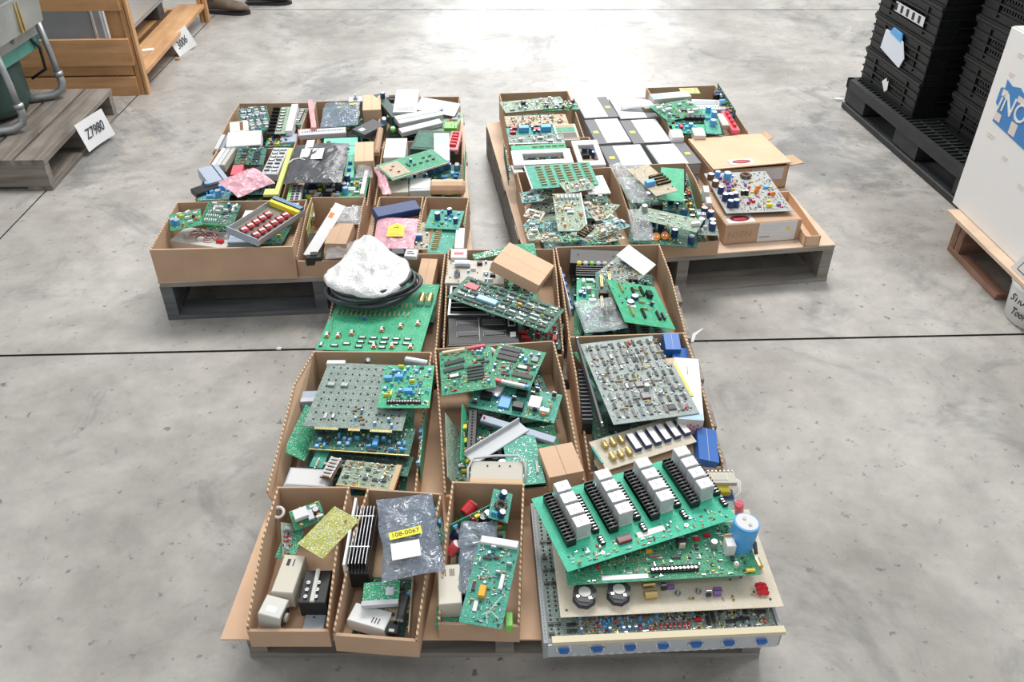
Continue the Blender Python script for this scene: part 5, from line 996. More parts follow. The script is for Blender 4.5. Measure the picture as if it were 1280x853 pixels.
# m3
board(((404, 173, .262), (446, 172, .262), (404, 196, .255)), 'mint', [('x', 'dark_hole', .08, .6, .2, .85, 0, .0005, 'darkgreen'), ('g', 'filmb,resw', .3, .1, .8, .4, 4, 2)], 'mint green metal plate behind the black bag', name='metal_plate', cat='metal plate')
solid(((432, 195, .258), (444, 195, .258), (431, 222, .25)), .025, 'mint', [('p', 'blueconn', .5, .6), ('p', 'blueconn', .5, .3)], 'mint green rail with blue parts right of the black bag', 'metal_rail', 'rail')
board(((430, 218, .238), (462, 218, .238), (424, 246, .232)), 'pcb_bright', ['power'], 'bright green power board at the near right corner of the black bag bin')
r_ = bag(((364, 180, .298), (431, 181, .300), (361, 228, .288)), .034, 'antistatic_dark', 'wrinkled black plastic bag with three white labels', seed=50, amp=.008, sc=13, wob=.008,
    items=[('x', 'white_label', .24, .72, .38, .97, .021, .022, 'white'), ('x', 'white_label', .20, .50, .36, .72, .023, .024, 'white'), ('x', 'white_label', .40, .44, .60, .72, .0235, .0245, 'white')])
M_, w_, d_ = frame((364, 180, .298), (431, 181, .300), (361, 228, .288)); b = MB(); b.tube([(0, d_*.45, .010), (w_*.08, d_*.5, .016), (w_*.2, d_*.5, .020), (w_*.3, d_*.46, .018)], .0028, 'white', 6); b.build('torn_white_edge', r_)
carton(((444, 178, .295), (467, 177, .295), (443, 202, .285)), .05, 'tan carton right of the black bag', 'cardboard_light')
bag(((446, 204, .265), (466, 203, .265), (444, 222, .258)), .02, 'clearfilm', 'clear plastic bag in front of the tan carton beside the black bag', seed=52, amp=.008, sc=26)
solid(((455, 213, .262), (460, 213, .262), (450, 242, .25)), .015, 'white', [], 'thin white bar at the near right of the black bag bin', 'plastic_strip', 'plastic strip')
solid(((363, 231, .262), (377, 231, .262), (361, 256, .252)), .02, 'lightgrey', [('g', 'dip8', .08, .05, .92, .95, 2, 7), ('b', 'green_edge', 'w', .006, -.003, .001, 'limegreen')], 'grey module with black squares and a green edge below the black bag', 'control_module', 'module')
board(((380, 226, .235), (430, 228, .235), (376, 250, .23)), 'pcb_dark', ['power'], 'dark green board in the shade below the black bag')
fill('m3', 'under the black bag', [('mid green', 'pcb_green', ['power']), ('teal', 'pcb_teal', ['analog'])], 15)
# m4
q_ = ((476, 118, .300), (486, 115, .300), (482, 148, .280)); solid(q_, .05, 'darkgreen', [('p', 'ecapbk', .6, .8, 0, .9)], 'dark green metal bracket standing at the left of the grey rail bin', 'metal_bracket', 'bracket')
solid(((484, 134, .288), (491, 132, .288), (492, 153, .268)), .03, 'darkgreen', [], 'second dark green metal piece slanting towards the grey rails', 'metal_bracket', 'bracket')
board(((484, 122, .280), (494, 122, .280), (486, 146, .270)), 'pcb_tan', [('s', 'filmp,relayk,disc', 6)], 'narrow brown board with purple parts left of the white carton')
carton(((495, 112, .305), (523, 112, .305), (492, 140, .288)), .06, 'white carton with grey print standing in the grey rail bin', 'white', items=[('g', 'bkbtn', .15, .05, .85, .2, 10, 2)])
board(((500, 138, .272), (520, 137, .272), (499, 147, .266)), 'pcb_green', ['analog'], 'small green board just in front of the white carton with grey print')
solid(((497, 148, .290), (546, 131, .300), (500, 158, .280)), .022, 'steelrail', [('x', 'groove', 0, .45, 1, .52, 0, .0005, 'grey')], 'grey ribbed metal rail lying across the far right bin', 'metal_rail', 'rail')
solid(((500, 162, .268), (548, 146, .280), (503, 168, .262)), .02, 'lightgrey', [], 'second grey metal rail just in front of the ribbed one', 'metal_rail', 'rail')
q_ = ((526, 120, .292), (574, 130, .272), (520, 136, .285)); solid(q_, .004, 'lightgrey', [], 'grey metal plate leaning at the far right corner of the left pallet', 'metal_plate', 'metal plate')
can(at(551, 142, .25), at(551, 135, .285), .010, 'skyblue', 'blue capacitor standing right of the grey rails', top='white')
can(at(491, 163, .262), at(491, 160, .275), .010, 'limegreen', 'small bright green capacitor at the left end of the grey rails', top='green')
can(at(480, 158, .255), at(480, 148, .300), .009, 'skyblue', 'blue and white bottle at the left wall of the grey rail bin', 'small_bottle', 'bottle', top='white')
solid(((556, 152, .27), (572, 152, .27), (555, 160, .265)), .02, 'limegreen', [('s', 'bkbtn,filmw', 4)], 'bright green terminal block at the right wall of the grey rail bin', 'terminal_block', 'terminal block')
board(((548, 138, .255), (574, 142, .255), (546, 162, .25)), 'pcb_pale', [('s', 'filmr,filmb,lcap,disco,resw', 14), ('t', 60)], 'pale board with a few coloured parts at the right of the grey rail bin')
r_ = solid(((470, 158, .295), (477, 158, .295), (468, 188, .29)), .03, 'cardboard_brown', [], 'rolled brown paper between the tan cartons and the white carton', 'paper_roll', 'paper roll', bev=.008)
fill('m4', 'under the grey ribbed rail', [('mid green', 'pcb_green', ['power']), ('dark green', 'pcb_dark', ['power'])], 16)
# m5
solid(((521, 160, .282), (573, 167, .280), (517, 184, .266)), .03, 'darkgreen', [('x', 'green_panel', .06, .1, .94, .85, 0, .001, 'pcb_dark')], 'dark green open case behind the white folder', 'metal_case', 'case')
carton(((482, 173, .302), (508, 173, .302), (480, 197, .29)), .055, 'plain white carton behind the tilted green board', 'white', items=[])
board(((521, 206, .235), (578, 206, .235), (520, 226, .23)), 'pcb_dark', [('s', 'relayb,blueconn,dip16,xfmrs', 12), ('t', 100)], 'dark green board with blue parts near the brown paper packet')
solid(((538, 166, .292), (557, 167, .290), (547, 203, .272)), .006, 'white', [('x', 'blue_edge', 0, 0, 1, .08, 0, .001, 'blue'), ('x', 'blue_panel', .1, .6, .9, .95, 0, .0005, 'paleblue')], 'white folder with a blue edge', 'folder', 'folder')
board(((484, 211, .292), (537, 180, .300), (493, 232, .280)), 'pcb_green', [('b', 'white_edge', 's', .003, -.003, .003, 'ivory'), ('x', 'brown_area', .02, .1, .35, .9, 0, .001, 'pcb_tan'), ('p', 'redconn', .12, .5, 0, .4), ('p', 'redconn', .2, .3, 0, .4), ('p', 'redconn', .2, .65, 0, .4), ('g', 'dip8,ecap', .45, .3, .9, .75, 4, 2), ('p', 'dip16', .42, .5, 90)], 'green board with black parts tilted over the white carton and white folder')
bag(((472, 208, .278), (483, 206, .278), (473, 244, .262)), .014, 'pinkfilm', 'pink bag squeezed along the left wall of the white folder bin', seed=60, amp=.007, sc=24)
solid(((512, 223, .25), (539, 222, .25), (511, 239, .242)), .03, 'lightgrey', [('x', 'pale_lid', .05, .2, .95, .95, 0, .001, 'white')], 'pale grey box near the front of the white folder bin', 'grey_box', 'box')
solid(((486, 226, .25), (510, 225, .25), (486, 241, .242)), .02, 'ivory', [('s', 'filmw,disc', 4)], 'ivory module left of the pale grey box', 'control_module', 'module')
r_ = thing('paper_packet', 'crumpled brown paper packet in the near right corner of the white folder bin', 'paper packet', Matrix.Translation(at(560, 234, .245))); b = MB(); b.lathe([(.018, -.06), (.027, -.055), (.026, -.02), (.029, .0), (.026, .03), (.028, .052), (.017, .06)], 'cardboard_light', 10)
b.build('body', r_, Matrix.Rotation(pi/2, 4, 'Y') @ Matrix.Rotation(.3, 4, 'Z'))
solid(((561, 163, .290), (574, 165, .288), (562, 186, .272)), .02, 'pinkpad', [('g', 'redconn', .1, .1, .9, .9, 1, 5)], 'pink module with red stripes at the right of the white folder bin', 'striped_module', 'module')
upright((581, 178, .275), (579, 226, .255), .06, 'pcb_green', ['solder'], 'green board standing on edge at the right wall of the white folder bin')
fill('m5', 'under the white folder', [('mid green', 'pcb_green', ['logic']), ('teal', 'pcb_teal', ['power'])], 17)

# ================================================================== RIGHT PALLET
board(((628, 130, .284), (700, 118, .284), (632, 144, .274)), 'pcb_pale', [('s', 'filmw,lcap,dip16,filmw,resw', 20), ('t', 200), ('p', 'relayk', .35, .6, 0, .8)], 'long pale green board tilted at the far end of the far right pallet bin')
board(((676, 131, .274), (720, 125, .274), (677, 141, .266)), 'pcb_green', ['analog'], 'short green board just right of the long pale green board')
board(((632, 147, .270), (707, 141, .270), (633, 160, .258)), 'pcb_tan', [('s', 'resbr,disc,resred,dip14,res', 26), ('t', 300)], 'long brown-grey board in front of the long pale green board')
board(((634, 162, .262), (692, 157, .262), (634, 171, .256)), 'pcb_teal', [('p', 'relayb', .35, .5, 0, 2), ('p', 'relayb', .82, .5, 0, 2), ('s', 'ecap,redconn,ecapbk', 8), ('t', 60)], 'teal board with two big blue parts')
solid(((692, 156, .268), (720, 154, .268), (695, 176, .258)), .03, 'ivory', [('x', 'green_window', .1, .5, .9, .78, 0, .001, 'pcb_green'), ('x', 'black_window', .1, .08, .9, .45, 0, .001, 'black'), ('x', 'tan_strip', .1, .85, .9, .95, 0, .002, 'tan')], 'ivory module with green and black windows', 'control_module', 'module')
board(((635, 170, .268), (704, 167, .268), (636, 181, .258)), 'pcb_grey', [('s', 'filmw,lcap,resw,res', 12), ('t', 100), ('b', 'steel_edge', 's', .003, -.003, .003, 'alu')], 'grey board with a steel edge behind the bright green strip')
board(((638, 182, .275), (706, 179, .275), (640, 189, .27)), 'pcb_bright', [('g', 'resnet', .4, .3, .95, .7, 9, 1)], 'bright green strip board just behind the white window frame')
ring_frame(((639, 189, .285), (712, 185, .285), (642, 207, .275)), .012, .17, .28, .88, .78, 'white panel frame with a wide window, left of the other white frame')
ring_frame(((713, 176, .280), (745, 175, .280), (725, 207, .268)), .012, .17, .17, .83, .83, 'smaller white panel frame with a squarish window, nearest the grey instruments')
board(((654, 192, .245), (700, 189, .245), (655, 205, .24)), 'pcb_dark', ['logic'], 'dark green board seen through the wide white frame')
board(((722, 182, .24), (742, 181, .24), (728, 202, .235)), 'pcb_tan', [('p', 'film', .6, .6, 90, 2), ('s', 'ecapbk,relayk', 5)], 'brown board seen through the smaller white frame')
solid(((638, 207, .262), (650, 206, .262), (643, 216, .255)), .012, 'white', [], 'white plastic corner piece below the wide white frame', 'plastic_strip', 'plastic strip')
upright((636, 213, .262), (630, 178, .265), .06, 'pcb_dark', ['logic'], 'dark board standing at the left edge beside the white frames')
fill('r1', 'under the long pale green board', [('mid green', 'pcb_green', ['logic']), ('dark green', 'pcb_dark', ['logic'])], 18)
# r2
board(((661, 211, .290), (738, 199, .292), (664, 240, .272)), 'pcb_teal', [('g', 'resnet', .12, .08, .97, .95, 6, 8), ('b', 'white_edge', 'w', .004, -.002, .002, 'white')], 'teal board covered in rows of short pale bars')
solid(((730, 222, .272), (756, 218, .272), (733, 244, .262)), .006, 'relaycase', [('p', 'bkbtn', .2, .8), ('p', 'bkbtn', .8, .85)], 'clear white plastic cover right of the teal board with pale bars', 'plastic_cover', 'cover')
board(((701, 230, .280), (735, 222, .280), (708, 243, .274)), 'pcb_pale', [('s', 'resred,lcap,filmw,resbr,res', 16), ('t', 80)], 'pale board with brown resistors lying on the clear white cover')
q_ = ((694, 243, .276), (728, 241, .276), (694, 290, .258)); board(q_, 'pcb_pale', [('g', 'lcap', .1, .78, .95, .95, 6, 1, 90), ('p', 'disco', .25, .5), ('p', 'disc', .5, .6), ('s', 'resbr,res,disco,disc,lcap,resw', 26), ('t', 160), ('b', 'white_edge', 'e', .004, -.002, .003, 'white')], 'tall pale board with silver capacitors, centre of the heaped bin')
heap = [(757, 262, 24, 26, -25, 'pcb_pale', 'pale board against the right wall of the heaped bin'), (768, 278, 20, 24, 35, 'pcb_blue', 'blue-green board against the right wall of the heaped bin'), (749, 246, 22, 18, 12, 'pcb_dark', 'dark board just below the clear white cover'), (662, 246, 22, 22, 5, 'pcb_blue', 'blue-green board at the left wall of the heaped bin'), (676, 242, 22, 24, -30, 'pcb_pale', 'pale round-cornered board left of the tall pale board'), (668, 268, 22, 12, -20, 'pcb_cream', 'cream-topped module slanting at the left of the heaped bin'), (672, 280, 30, 14, -22, 'pcb_blue', 'blue-green board low at the left of the heaped bin'),
 (666, 292, 16, 20, 10, 'pcb_pale', 'small pale board in the near left corner of the heaped bin'), (680, 296, 20, 12, 40, 'pcb_cream', 'small cream board at the near wall of the heaped bin'), (694, 298, 24, 12, -15, 'pcb_pale', 'pale board under the tall pale board at the near wall'), (712, 296, 24, 14, 20, 'pcb_green', 'small green board at the near wall of the heaped bin'),
 (732, 290, 24, 20, -35, 'pcb_pale', 'pale board with black ribs near the centre front of the heaped bin'), (742, 262, 16, 40, 15, 'pcb_tan', 'tan strip board with black parts right of the tall pale board'), (730, 266, 18, 18, 5, 'pcb_blue', 'blue-green board beside the tan strip board'), (752, 284, 34, 9, 30, 'pcb_cream', 'upper cream strip board at the right of the heaped bin'),
 (760, 290, 32, 8, 33, 'pcb_pale', 'middle pale strip board at the right of the heaped bin'), (764, 298, 30, 8, 22, 'pcb_cream', 'lowest cream strip board in the near right corner of the heaped bin'), (745, 300, 22, 10, 10, 'pcb_green', 'green strip board in front of the cream strip boards'), (722, 278, 16, 14, -10, 'pcb_olive', 'yellowish square board in the heaped bin')]
for i, (x, y, w, d, rz, m_, l_) in enumerate(heap):
    p = at(x, y, .242+.004*(i % 4)); board(flat(p.x, p.y, p.z, rz, w*.00275*1.0, d*.0042, 4*((i % 3)-1), 5*((i*7 % 3)-1)), m_, ([('g', 'hdr10', .1, .1, .9, .9, 1, 5)] if 'ribs' in l_ else [('s', 'resbr,sdip14,disc,lcap,res,dip8,filmw,dip14', 9)]) + [('t', 130)], l_)
fill('r2', 'beneath the heaped pale boards', [('mid green', 'pcb_green', ['pale']), ('pale', 'pcb_pale', ['pale']), ('blue-green', 'pcb_blue', ['pale'])], 19, z0=.17)
# r3
board(((836, 212, .275), (864, 211, .275), (815, 250, .262)), 'pcb_bright', [('p', 'filmw', .3, .4, 0, 1.2), ('p', 'disc', .2, .2)], 'plain bright green board behind the pale diagonal board')
upright((858, 214, .282), (874, 280, .262), .07, 'pcb_green', ['analog'], 'tall green board standing along the right wall beside the small orange block')
board(((797, 212, .315), (818, 202, .320), (812, 249, .305)), 'pcb_tan', [('p', 'relayb', .2, .35, 0, 1.6), ('g', 'hdr20', .55, .25, .95, .6, 1, 4), ('t', 20)], 'tan board with a blue part lying over the far left of the clear bag')
bag(((766, 207, .290), (806, 198, .300), (786, 256, .270)), .025, 'clearfilm', 'clear plastic bag hanging over the left wall beside the tan board', seed=70, amp=.011, sc=18)
board(((772, 222, .262), (798, 220, .262), (784, 250, .252)), 'pcb_pale', [('s', 'filmw,whiteconn,resw', 9)], 'pale board inside the hanging clear bag')
board(((803, 252, .275), (871, 281, .268), (800, 267, .265)), 'pcb_pale', [('p', 'ecapg', .1, .7, 0, 1.4), ('p', 'whitestrip', .4, .7, 0, .6), ('p', 'whitestrip', .4, .35, 0, .6), ('p', 'relayw', .93, .5, 30, 1), ('g', 'resw', .2, .2, .8, .8, 8, 2), ('t', 100)], 'long pale green board lying diagonally above the orange capacitors')
bag(((786, 262, .255), (812, 262, .255), (790, 300, .245)), .02, 'clearfilm', 'small clear bag left of the orange capacitors', seed=72, amp=.009, sc=24)
can(at(820, 301, .18), at(820, 296, .222), .0135, 'amber', 'left one of the two orange capacitors', top='orange'); can(at(831, 300, .18), at(831, 294.5, .222), .0135, 'amber', 'right one of the two orange capacitors', top='orange')
solid(((879, 254, .262), (890, 254, .262), (879, 265, .258)), .02, 'orange', [], 'small orange block at the right wall above the near corner', 'plastic_block', 'plastic block')
board(((868, 262, .245), (892, 262, .245), (872, 294, .24)), 'pcb_grey', [('s', 'ecapbk,filmw,heata', 8), ('t', 60)], 'grey board in the near right corner of the orange capacitor bin')
board(((786, 268, .215), (868, 280, .215), (790, 300, .21)), 'pcb_dark', [('s', 'ecapbk,relayk,resbr,disco', 16), ('t', 100)], 'dark board lying below the long pale diagonal board')
for k, (x, y) in enumerate(((879, 232), (882, 246))): solid(((x, y, .285), (x+7, y, .285), (x+1, y+8, .28)), .04, 'white' if k == 0 else 'lightgrey', [], ('white', 'light grey')[k]+' connector standing at the right wall of the orange capacitor bin', 'connector', 'connector')
fill('r3', 'in the orange capacitor bin', [('mid green', 'pcb_green', ['logic']), ('teal', 'pcb_teal', ['power'])], 20)
# r4
board(((828, 137, .276), (858, 119, .280), (836, 157, .264)), 'pcb_green', [('s', 'filmw,dip14,lcap,relayw,disc', 18), ('p', 'ecapg', .12, .2), ('t', 120)], 'green board with cream parts tilted at the left of the far right bin')
solid(((819, 122, .285), (856, 109, .290), (820, 129, .278)), .03, 'offwhite', [('x', 'blue_label', .0, .2, .3, .8, 0, .001, 'paleblue')], 'pale connector bar with a blue end in the far right bin of the right pallet', 'connector_bar', 'connector bar')
board(((850, 111, .28), (872, 109, .28), (852, 118, .275)), 'pcb_olive', ['solder'], 'small olive board at the far wall of the far right bin')
solid(((866, 125, .272), (906, 124, .272), (866, 137, .264)), .03, 'offwhite', [('x', 'dark_window', .04, .45, .78, .85, 0, .001, 'steelpaint'), ('g', 'bkbtn', .05, .12, .8, .3, 9, 1)], 'off-white module with a long dark window', 'control_module', 'module')
board(((843, 138, .262), (882, 137, .262), (842, 153, .255)), 'pcb_dark', [('g', 'filmp,film,relayk', .03, .05, .97, .35, 12, 1, 90), ('p', 'edge12k', .4, .7, 0, 1.3)], 'dark board with a black and yellow row in the far right bin')
board(((879, 136, .268), (897, 136, .268), (881, 167, .255)), 'pcb_teal', [('p', 'ecapb', .4, .85), ('p', 'ecapb', .5, .3, 0, 1.1), ('p', 'relayb', .3, .55), ('s', 'ecapb,disc', 4)], 'teal board with round blue capacitors')
board(((840, 156, .256), (884, 155, .256), (842, 167, .25)), 'pcb_bright', [('p', 'relayb', .38, .5), ('p', 'ecapb', .5, .6, 0, .8), ('s', 'filmb,redconn,trim', 8), ('t', 60)], 'bright green board with blue and red parts at the front of the far right bin')
solid(((838, 162, .27), (852, 161, .27), (840, 172, .262)), .03, 'white', [], 'small white box in the near left corner of the far right bin', 'white_box', 'box'); solid(((866, 160, .268), (880, 159, .268), (867, 170, .26)), .03, 'offwhite', [], 'small off-white box just left of the blue capacitors', 'white_box', 'box')
upright((897, 102, .32), (919, 140, .295), .11, 'pcb_dark', ['power'], 'dark green board standing against the right wall of the far right bin', lean=-.01)
solid(((906, 139, .275), (915, 138, .275), (911, 163, .262)), .02, 'pinkred', [('g', 'redconn', .1, .1, .9, .9, 1, 4, 90)], 'pink-red module at the right wall of the far right bin', 'control_module', 'module')
solid(((898, 142, .272), (911, 141, .272), (901, 157, .265)), .02, 'ivory', [('x', 'white_sticker', .2, .2, .8, .9, 0, .0006, 'white')], 'ivory module with a white sticker beside the pink-red module', 'control_module', 'module')
fill('r4', 'under the round blue capacitors', [('mid green', 'pcb_green', ['power']), ('teal', 'pcb_teal', ['red'])], 21)
# grey instruments with paper sheets
INS = [((716, 123), (757, 121), (731, 148), 0, 'far left grey instrument, its paper on the left', 1), ((760, 124), (806, 122), (776, 149), 0, 'far right grey instrument with a curled paper', 1),
       ((730, 150), (772, 148), (746, 180), 1, 'middle row grey instrument, left one', 1), ((776, 151), (821, 148), (791, 180), 1, 'middle row grey instrument, right one', 1),
       ((750, 183), (801, 180), (764, 212), 1, 'near row grey instrument beside the clear bag', 1), ((807, 182), (857, 178), (824, 208), 0, 'near row grey instrument touching the open carton', 1)]
ZI = .238
for i, (a_, b_, c_, side, l_, _) in enumerate(INS):
    q_ = ((*a_, ZI), (*b_, ZI), (*c_, ZI)); M_, w_, d_ = frame(*q_)
    r_ = thing('grey_instrument', l_+', yellow tag on its lid', 'instrument', M_); b = MB(); b.box(.002, w_-.002, .002, d_-.002, -.046, -.003, 'grey'); b.box(.002, w_-.002, .002, d_-.002, -.092, -.050, 'grey'); b.build('body', r_)
    b = MB(); b.box(0, w_, 0, d_, -.003, 0, 'label_greymetal', bev=.0008); b.build('lid', r_); b = MB(); b.box(.004, w_-.004, .004, d_-.004, -.050, -.046, 'black'); b.build('seam', r_)
    x0, x1 = (.30*w_, .97*w_) if side else (.03*w_, .70*w_)
    b = MB(); rr = random.Random(i); j = rr.uniform(-.002, .002); b.add([(x0, .004, .001), (x1, .004+j, .001), (x1, d_-.004, .001), (x0, d_-.004+j, .001), (x0, .004, .0003), (x1, .004+j, .0003), (x1, d_-.004, .0003), (x0, d_-.004+j, .0003)], [(0, 1, 2, 3), (7, 6, 5, 4), (0, 4, 5, 1), (1, 5, 6, 2), (2, 6, 7, 3), (3, 7, 4, 0)], 'sheetwhite'); p_ = b.build('paper_sheet', r_)
    b = MB()
    for k in range(6): b.box(x0+.012, x1-.02-.01*(k % 3), d_*.8-k*.011, d_*.8-k*.011+.0012, .001, .0012, 'label_grey')
    b.build('print_lines', p_)
    b = MB(); yx = .15*w_ if side else .85*w_; b.box(yx-.010, yx+.010, d_*.42, d_*.42+.020, .0003, .0012, 'yellowlabel'); b.build('yellow_tag', r_)
M_, w_, d_ = frame((775, 122, .262), (822, 127, .262), (778, 136, .245)); b = MB(); n = 10; vs = []; fs = []
for i in range(n+1):
    u = i/n
    for v in (0, 1): vs.append((w_*u, v*d_*(1-.5*u)+.01*u, .012*sin(u*pi)+.004*u))
for i in range(n): fs.append((2*i, 2*i+2, 2*i+3, 2*i+1))
b.add(vs, fs, 'sheetwhite'); o_ = b.build('paper_sheet', None, M_, True); sm = o_.modifiers.new('t', 'SOLIDIFY'); sm.thickness = .0006; tag(o_, 'loose curled white paper lying on the far right grey instrument', 'paper')
# open carton with a lid flap (r5)
q_ = ((862, 176, .235), (950, 170, .235), (893, 214, .235)); M_, w_, d_ = frame(*q_)
r_ = thing('open_carton', 'tan carton with a wide lid flap and a red oval sticker, behind the component board', 'carton', M_); H_ = .088
b = MB(); b.box(0, w_, 0, d_, -H_, -H_+.004, 'cardboard_light'); b.box(0, .004, 0, d_, -H_, 0, 'cardboard'); b.box(w_-.004, w_, 0, d_, -H_, 0, 'cardboard'); b.box(0, w_, 0, .004, -H_, 0, 'cardboard'); b.box(0, w_, d_-.004, d_, -H_, 0, 'cardboard'); b.build('body', r_)
b = MB(); b.add([(-.006, -.004, .006), (w_+.004, -.004, .012), (w_+.004, d_+.004, .004), (-.006, d_+.004, .002), (-.006, -.004, .010), (w_+.004, -.004, .016), (w_+.004, d_+.004, .008), (-.006, d_+.004, .006)], [(3, 2, 1, 0), (4, 5, 6, 7), (0, 1, 5, 4), (1, 2, 6, 5), (2, 3, 7, 6), (3, 0, 4, 7)], 'cardboard_light'); fl = b.build('lid_flap', r_)
b = MB(); b.box(-.006, .012, 0, d_, -.006, -.001, 'cardboard_light'); b.build('inner_flap', r_)
b = MB(); b.add([(w_, 0, 0), (w_+.045, -.02, .018), (w_+.035, d_*.2, .016), (w_, d_*.3, 0), (w_, 0, -.004), (w_+.045, -.02, .014), (w_+.035, d_*.2, .012), (w_, d_*.3, -.004)], [(0, 1, 2, 3), (7, 6, 5, 4), (0, 4, 5, 1), (1, 5, 6, 2), (2, 6, 7, 3), (3, 7, 4, 0)], 'cardboard'); b.build('side_flap', r_)
b = MB(); b.add([(w_, d_*.8, 0), (w_+.02, d_*.75, .02), (w_+.015, d_, .022), (w_, d_, 0)], [(0, 1, 2, 3)], 'cardboard_light'); o_ = b.build('corner_flap', r_); sm = o_.modifiers.new('t', 'SOLIDIFY'); sm.thickness = .003
def oval(parent, x, y, z, rx_, ry_, w2, h2, rot=0):
    b = MB(); b.box(-w2, w2, -h2, h2, 0, .0006, 'white'); s_ = b.build('sticker', parent, T(x, y, z, rot)); b = MB(); n = 20; b.prism([(rx_*cos(2*pi*k/n), ry_*sin(2*pi*k/n)) for k in range(n)], 'z', .0006, .0010, 'maroon'); b.build('red_oval', s_); b = MB()
    for k in range(3): b.box(-rx_*.6, rx_*.6, -ry_*.35+k*ry_*.32, -ry_*.22+k*ry_*.32, .0010, .0012, 'pinkred')
    b.build('oval_print', s_)
oval(r_, w_*.40, d_*.13, .012, .036, .016, .048, .020)
b = MB(); b.box(w_*.5, w_*.93, -.003, -.0005, -.05, -.004, 'lightgrey'); b.build('pale_panel', r_)
# lower carton with label (r6)
q_ = ((878, 240, .222), (968, 234, .222), (908, 281, .222)); M_, w_, d_ = frame(*q_); hh = .222-DZ-.001
r_ = thing('cardboard_carton', 'brown carton with a white shipping label and a red oval sticker, under the component board', 'carton', M_); b = MB(); b.box(0, w_, 0, d_, -hh, 0, 'cardboard', bev=.003); b.build('body', r_)
oval(r_, w_*.22, d_*.14, .0, .034, .020, .046, .026, 0)
b = MB(); b.box(w_*.44, w_*.94, -.0012, 0, -hh*.98, -.004, 'sheetwhite'); l_ = b.build('shipping_label', r_); b = MB()
for k in range(4): b.box(w_*.48, w_*(.80-.08*(k % 2)), -.0016, -.0012, -.018-k*.013, -.0168-k*.013, 'label_grey')
b.box(w_*.46, w_*.60, -.0016, -.0012, -.058, -.054, 'grey'); b.build('label_print', l_); b = MB(); b.M = Matrix.Translation((w_*.83, -.0012, -.03)) @ Matrix.Rotation(pi/2, 4, 'X'); b.cyl(0, 0, 0, .0005, .007, 'yellow', 14); b.build('yellow_dot', l_)
text('NSEN', .034, 'cardboard_brown', r_, Matrix.Translation((w_*.2, -.0005, -hh*.55)) @ Matrix.Rotation(pi/2, 4, 'X'), 'printed_letters')
q_ = ((973, 240, .185), (990, 239, .185), (1004, 296, .185)); M_, w_, d_ = frame(*q_); r_ = thing('carton_tray', 'low open cardboard tray at the right of the brown carton with the shipping label', 'cardboard tray', M_)
b = MB(); hh = .039
for x0, x1, y0, y1 in ((0, w_, 0, .003), (w_-.003, w_, 0, d_), (0, .003, 0, d_), (0, w_, d_-.003, d_)): b.box(x0, x1, y0, y1, -hh, 0, 'cardboard_light')
b.box(0, w_, 0, d_, -hh, -hh+.003, 'cardboard_light'); b.build('body', r_)
# component board on top
q_ = ((880, 217, .246), (957, 214, .246), (908, 267, .240)); board(q_, 'boardgrey', [('p', 'ecapb', .30, .8, 0, 1.25), ('p', 'ecapb', .18, .9, 0, .9)] + [('p', 'tor', .62, .86, 30, 1.3), ('p', 'ecapbk', .08, .3), ('p', 'ecapbk', .16, .3), ('p', 'ecapbk', .24, .32), ('p', 'ecapbk', .10, .14), ('p', 'ecapbk', .19, .15), ('p', 'ecapbk', .08, .48), ('p', 'ecapbr', .06, .66), ('p', 'ecapbr', .05, .84), ('p', 'ecapk', .4, .42, 0, 1.2), ('p', 'ecapk', .46, .42, 0, 1.2),
    ('p', 'discbig', .62, .44), ('p', 'discbig', .66, .50), ('p', 'discbig', .84, .35), ('p', 'discr', .55, .55), ('p', 'film', .68, .1, 0, 1.6), ('p', 'relayb', .82, .55, 0, .8), ('s', 'discb,disco,film,filmr,resbr,disc,resred,ecaps,filmp,lcapy', 44), ('t', 200)], 'grey board crowded with blue, orange and black capacitors, lying on the brown carton')

# ================================================================== LEFT: machine on a pallet, crate, second crate plank
def plank(name, parent, x0, x1, y0, y1, z0, z1, mat='plank_pine', M=None, rz=0):
    "plank with its grain along its longest side"
    L = (x1-x0, y1-y0, z1-z0); ax = L.index(max(L)); b = MB(); c = Vector(((x0+x1)/2, (y0+y1)/2, (z0+z1)/2)); Rm = {0: Matrix.Identity(4), 1: Matrix.Rotation(pi/2, 4, 'Z'), 2: Matrix.Rotation(-pi/2, 4, 'Y')}[ax]
    l = {0: L, 1: (L[1], L[0], L[2]), 2: (L[2], L[1], L[0])}[ax]; b.box(-l[0]/2, l[0]/2, -l[1]/2, l[1]/2, -l[2]/2, l[2]/2, mat, bev=.0015)
    return b.build(name, parent, Matrix.Translation(c) @ Rm)
P0 = at(54, 200, .135)
Mw = Matrix.Translation((P0.x, P0.y, 0)) @ Matrix.Rotation(R(2), 4, 'Z')
r_ = thing('wooden_pallet', 'weathered grey wooden pallet carrying the green machine, with a paper sign on its side', 'pallet', Mw)
for k, x in enumerate((-.115, -.245, -.375, -.505, -.635)): plank('deck_board', r_, x, x+.115+(.0 if k else 0), 0, .80, .113, .135, 'plank_old')
for y in (.0, .38, .76): plank('stringer', r_, -.64, -.004, y, y+.04, .018, .113, 'plank_old')
for x in (-.10, -.37, -.63): plank('bottom_board', r_, x, x+.10, 0, .80, 0, .018, 'plank_old')
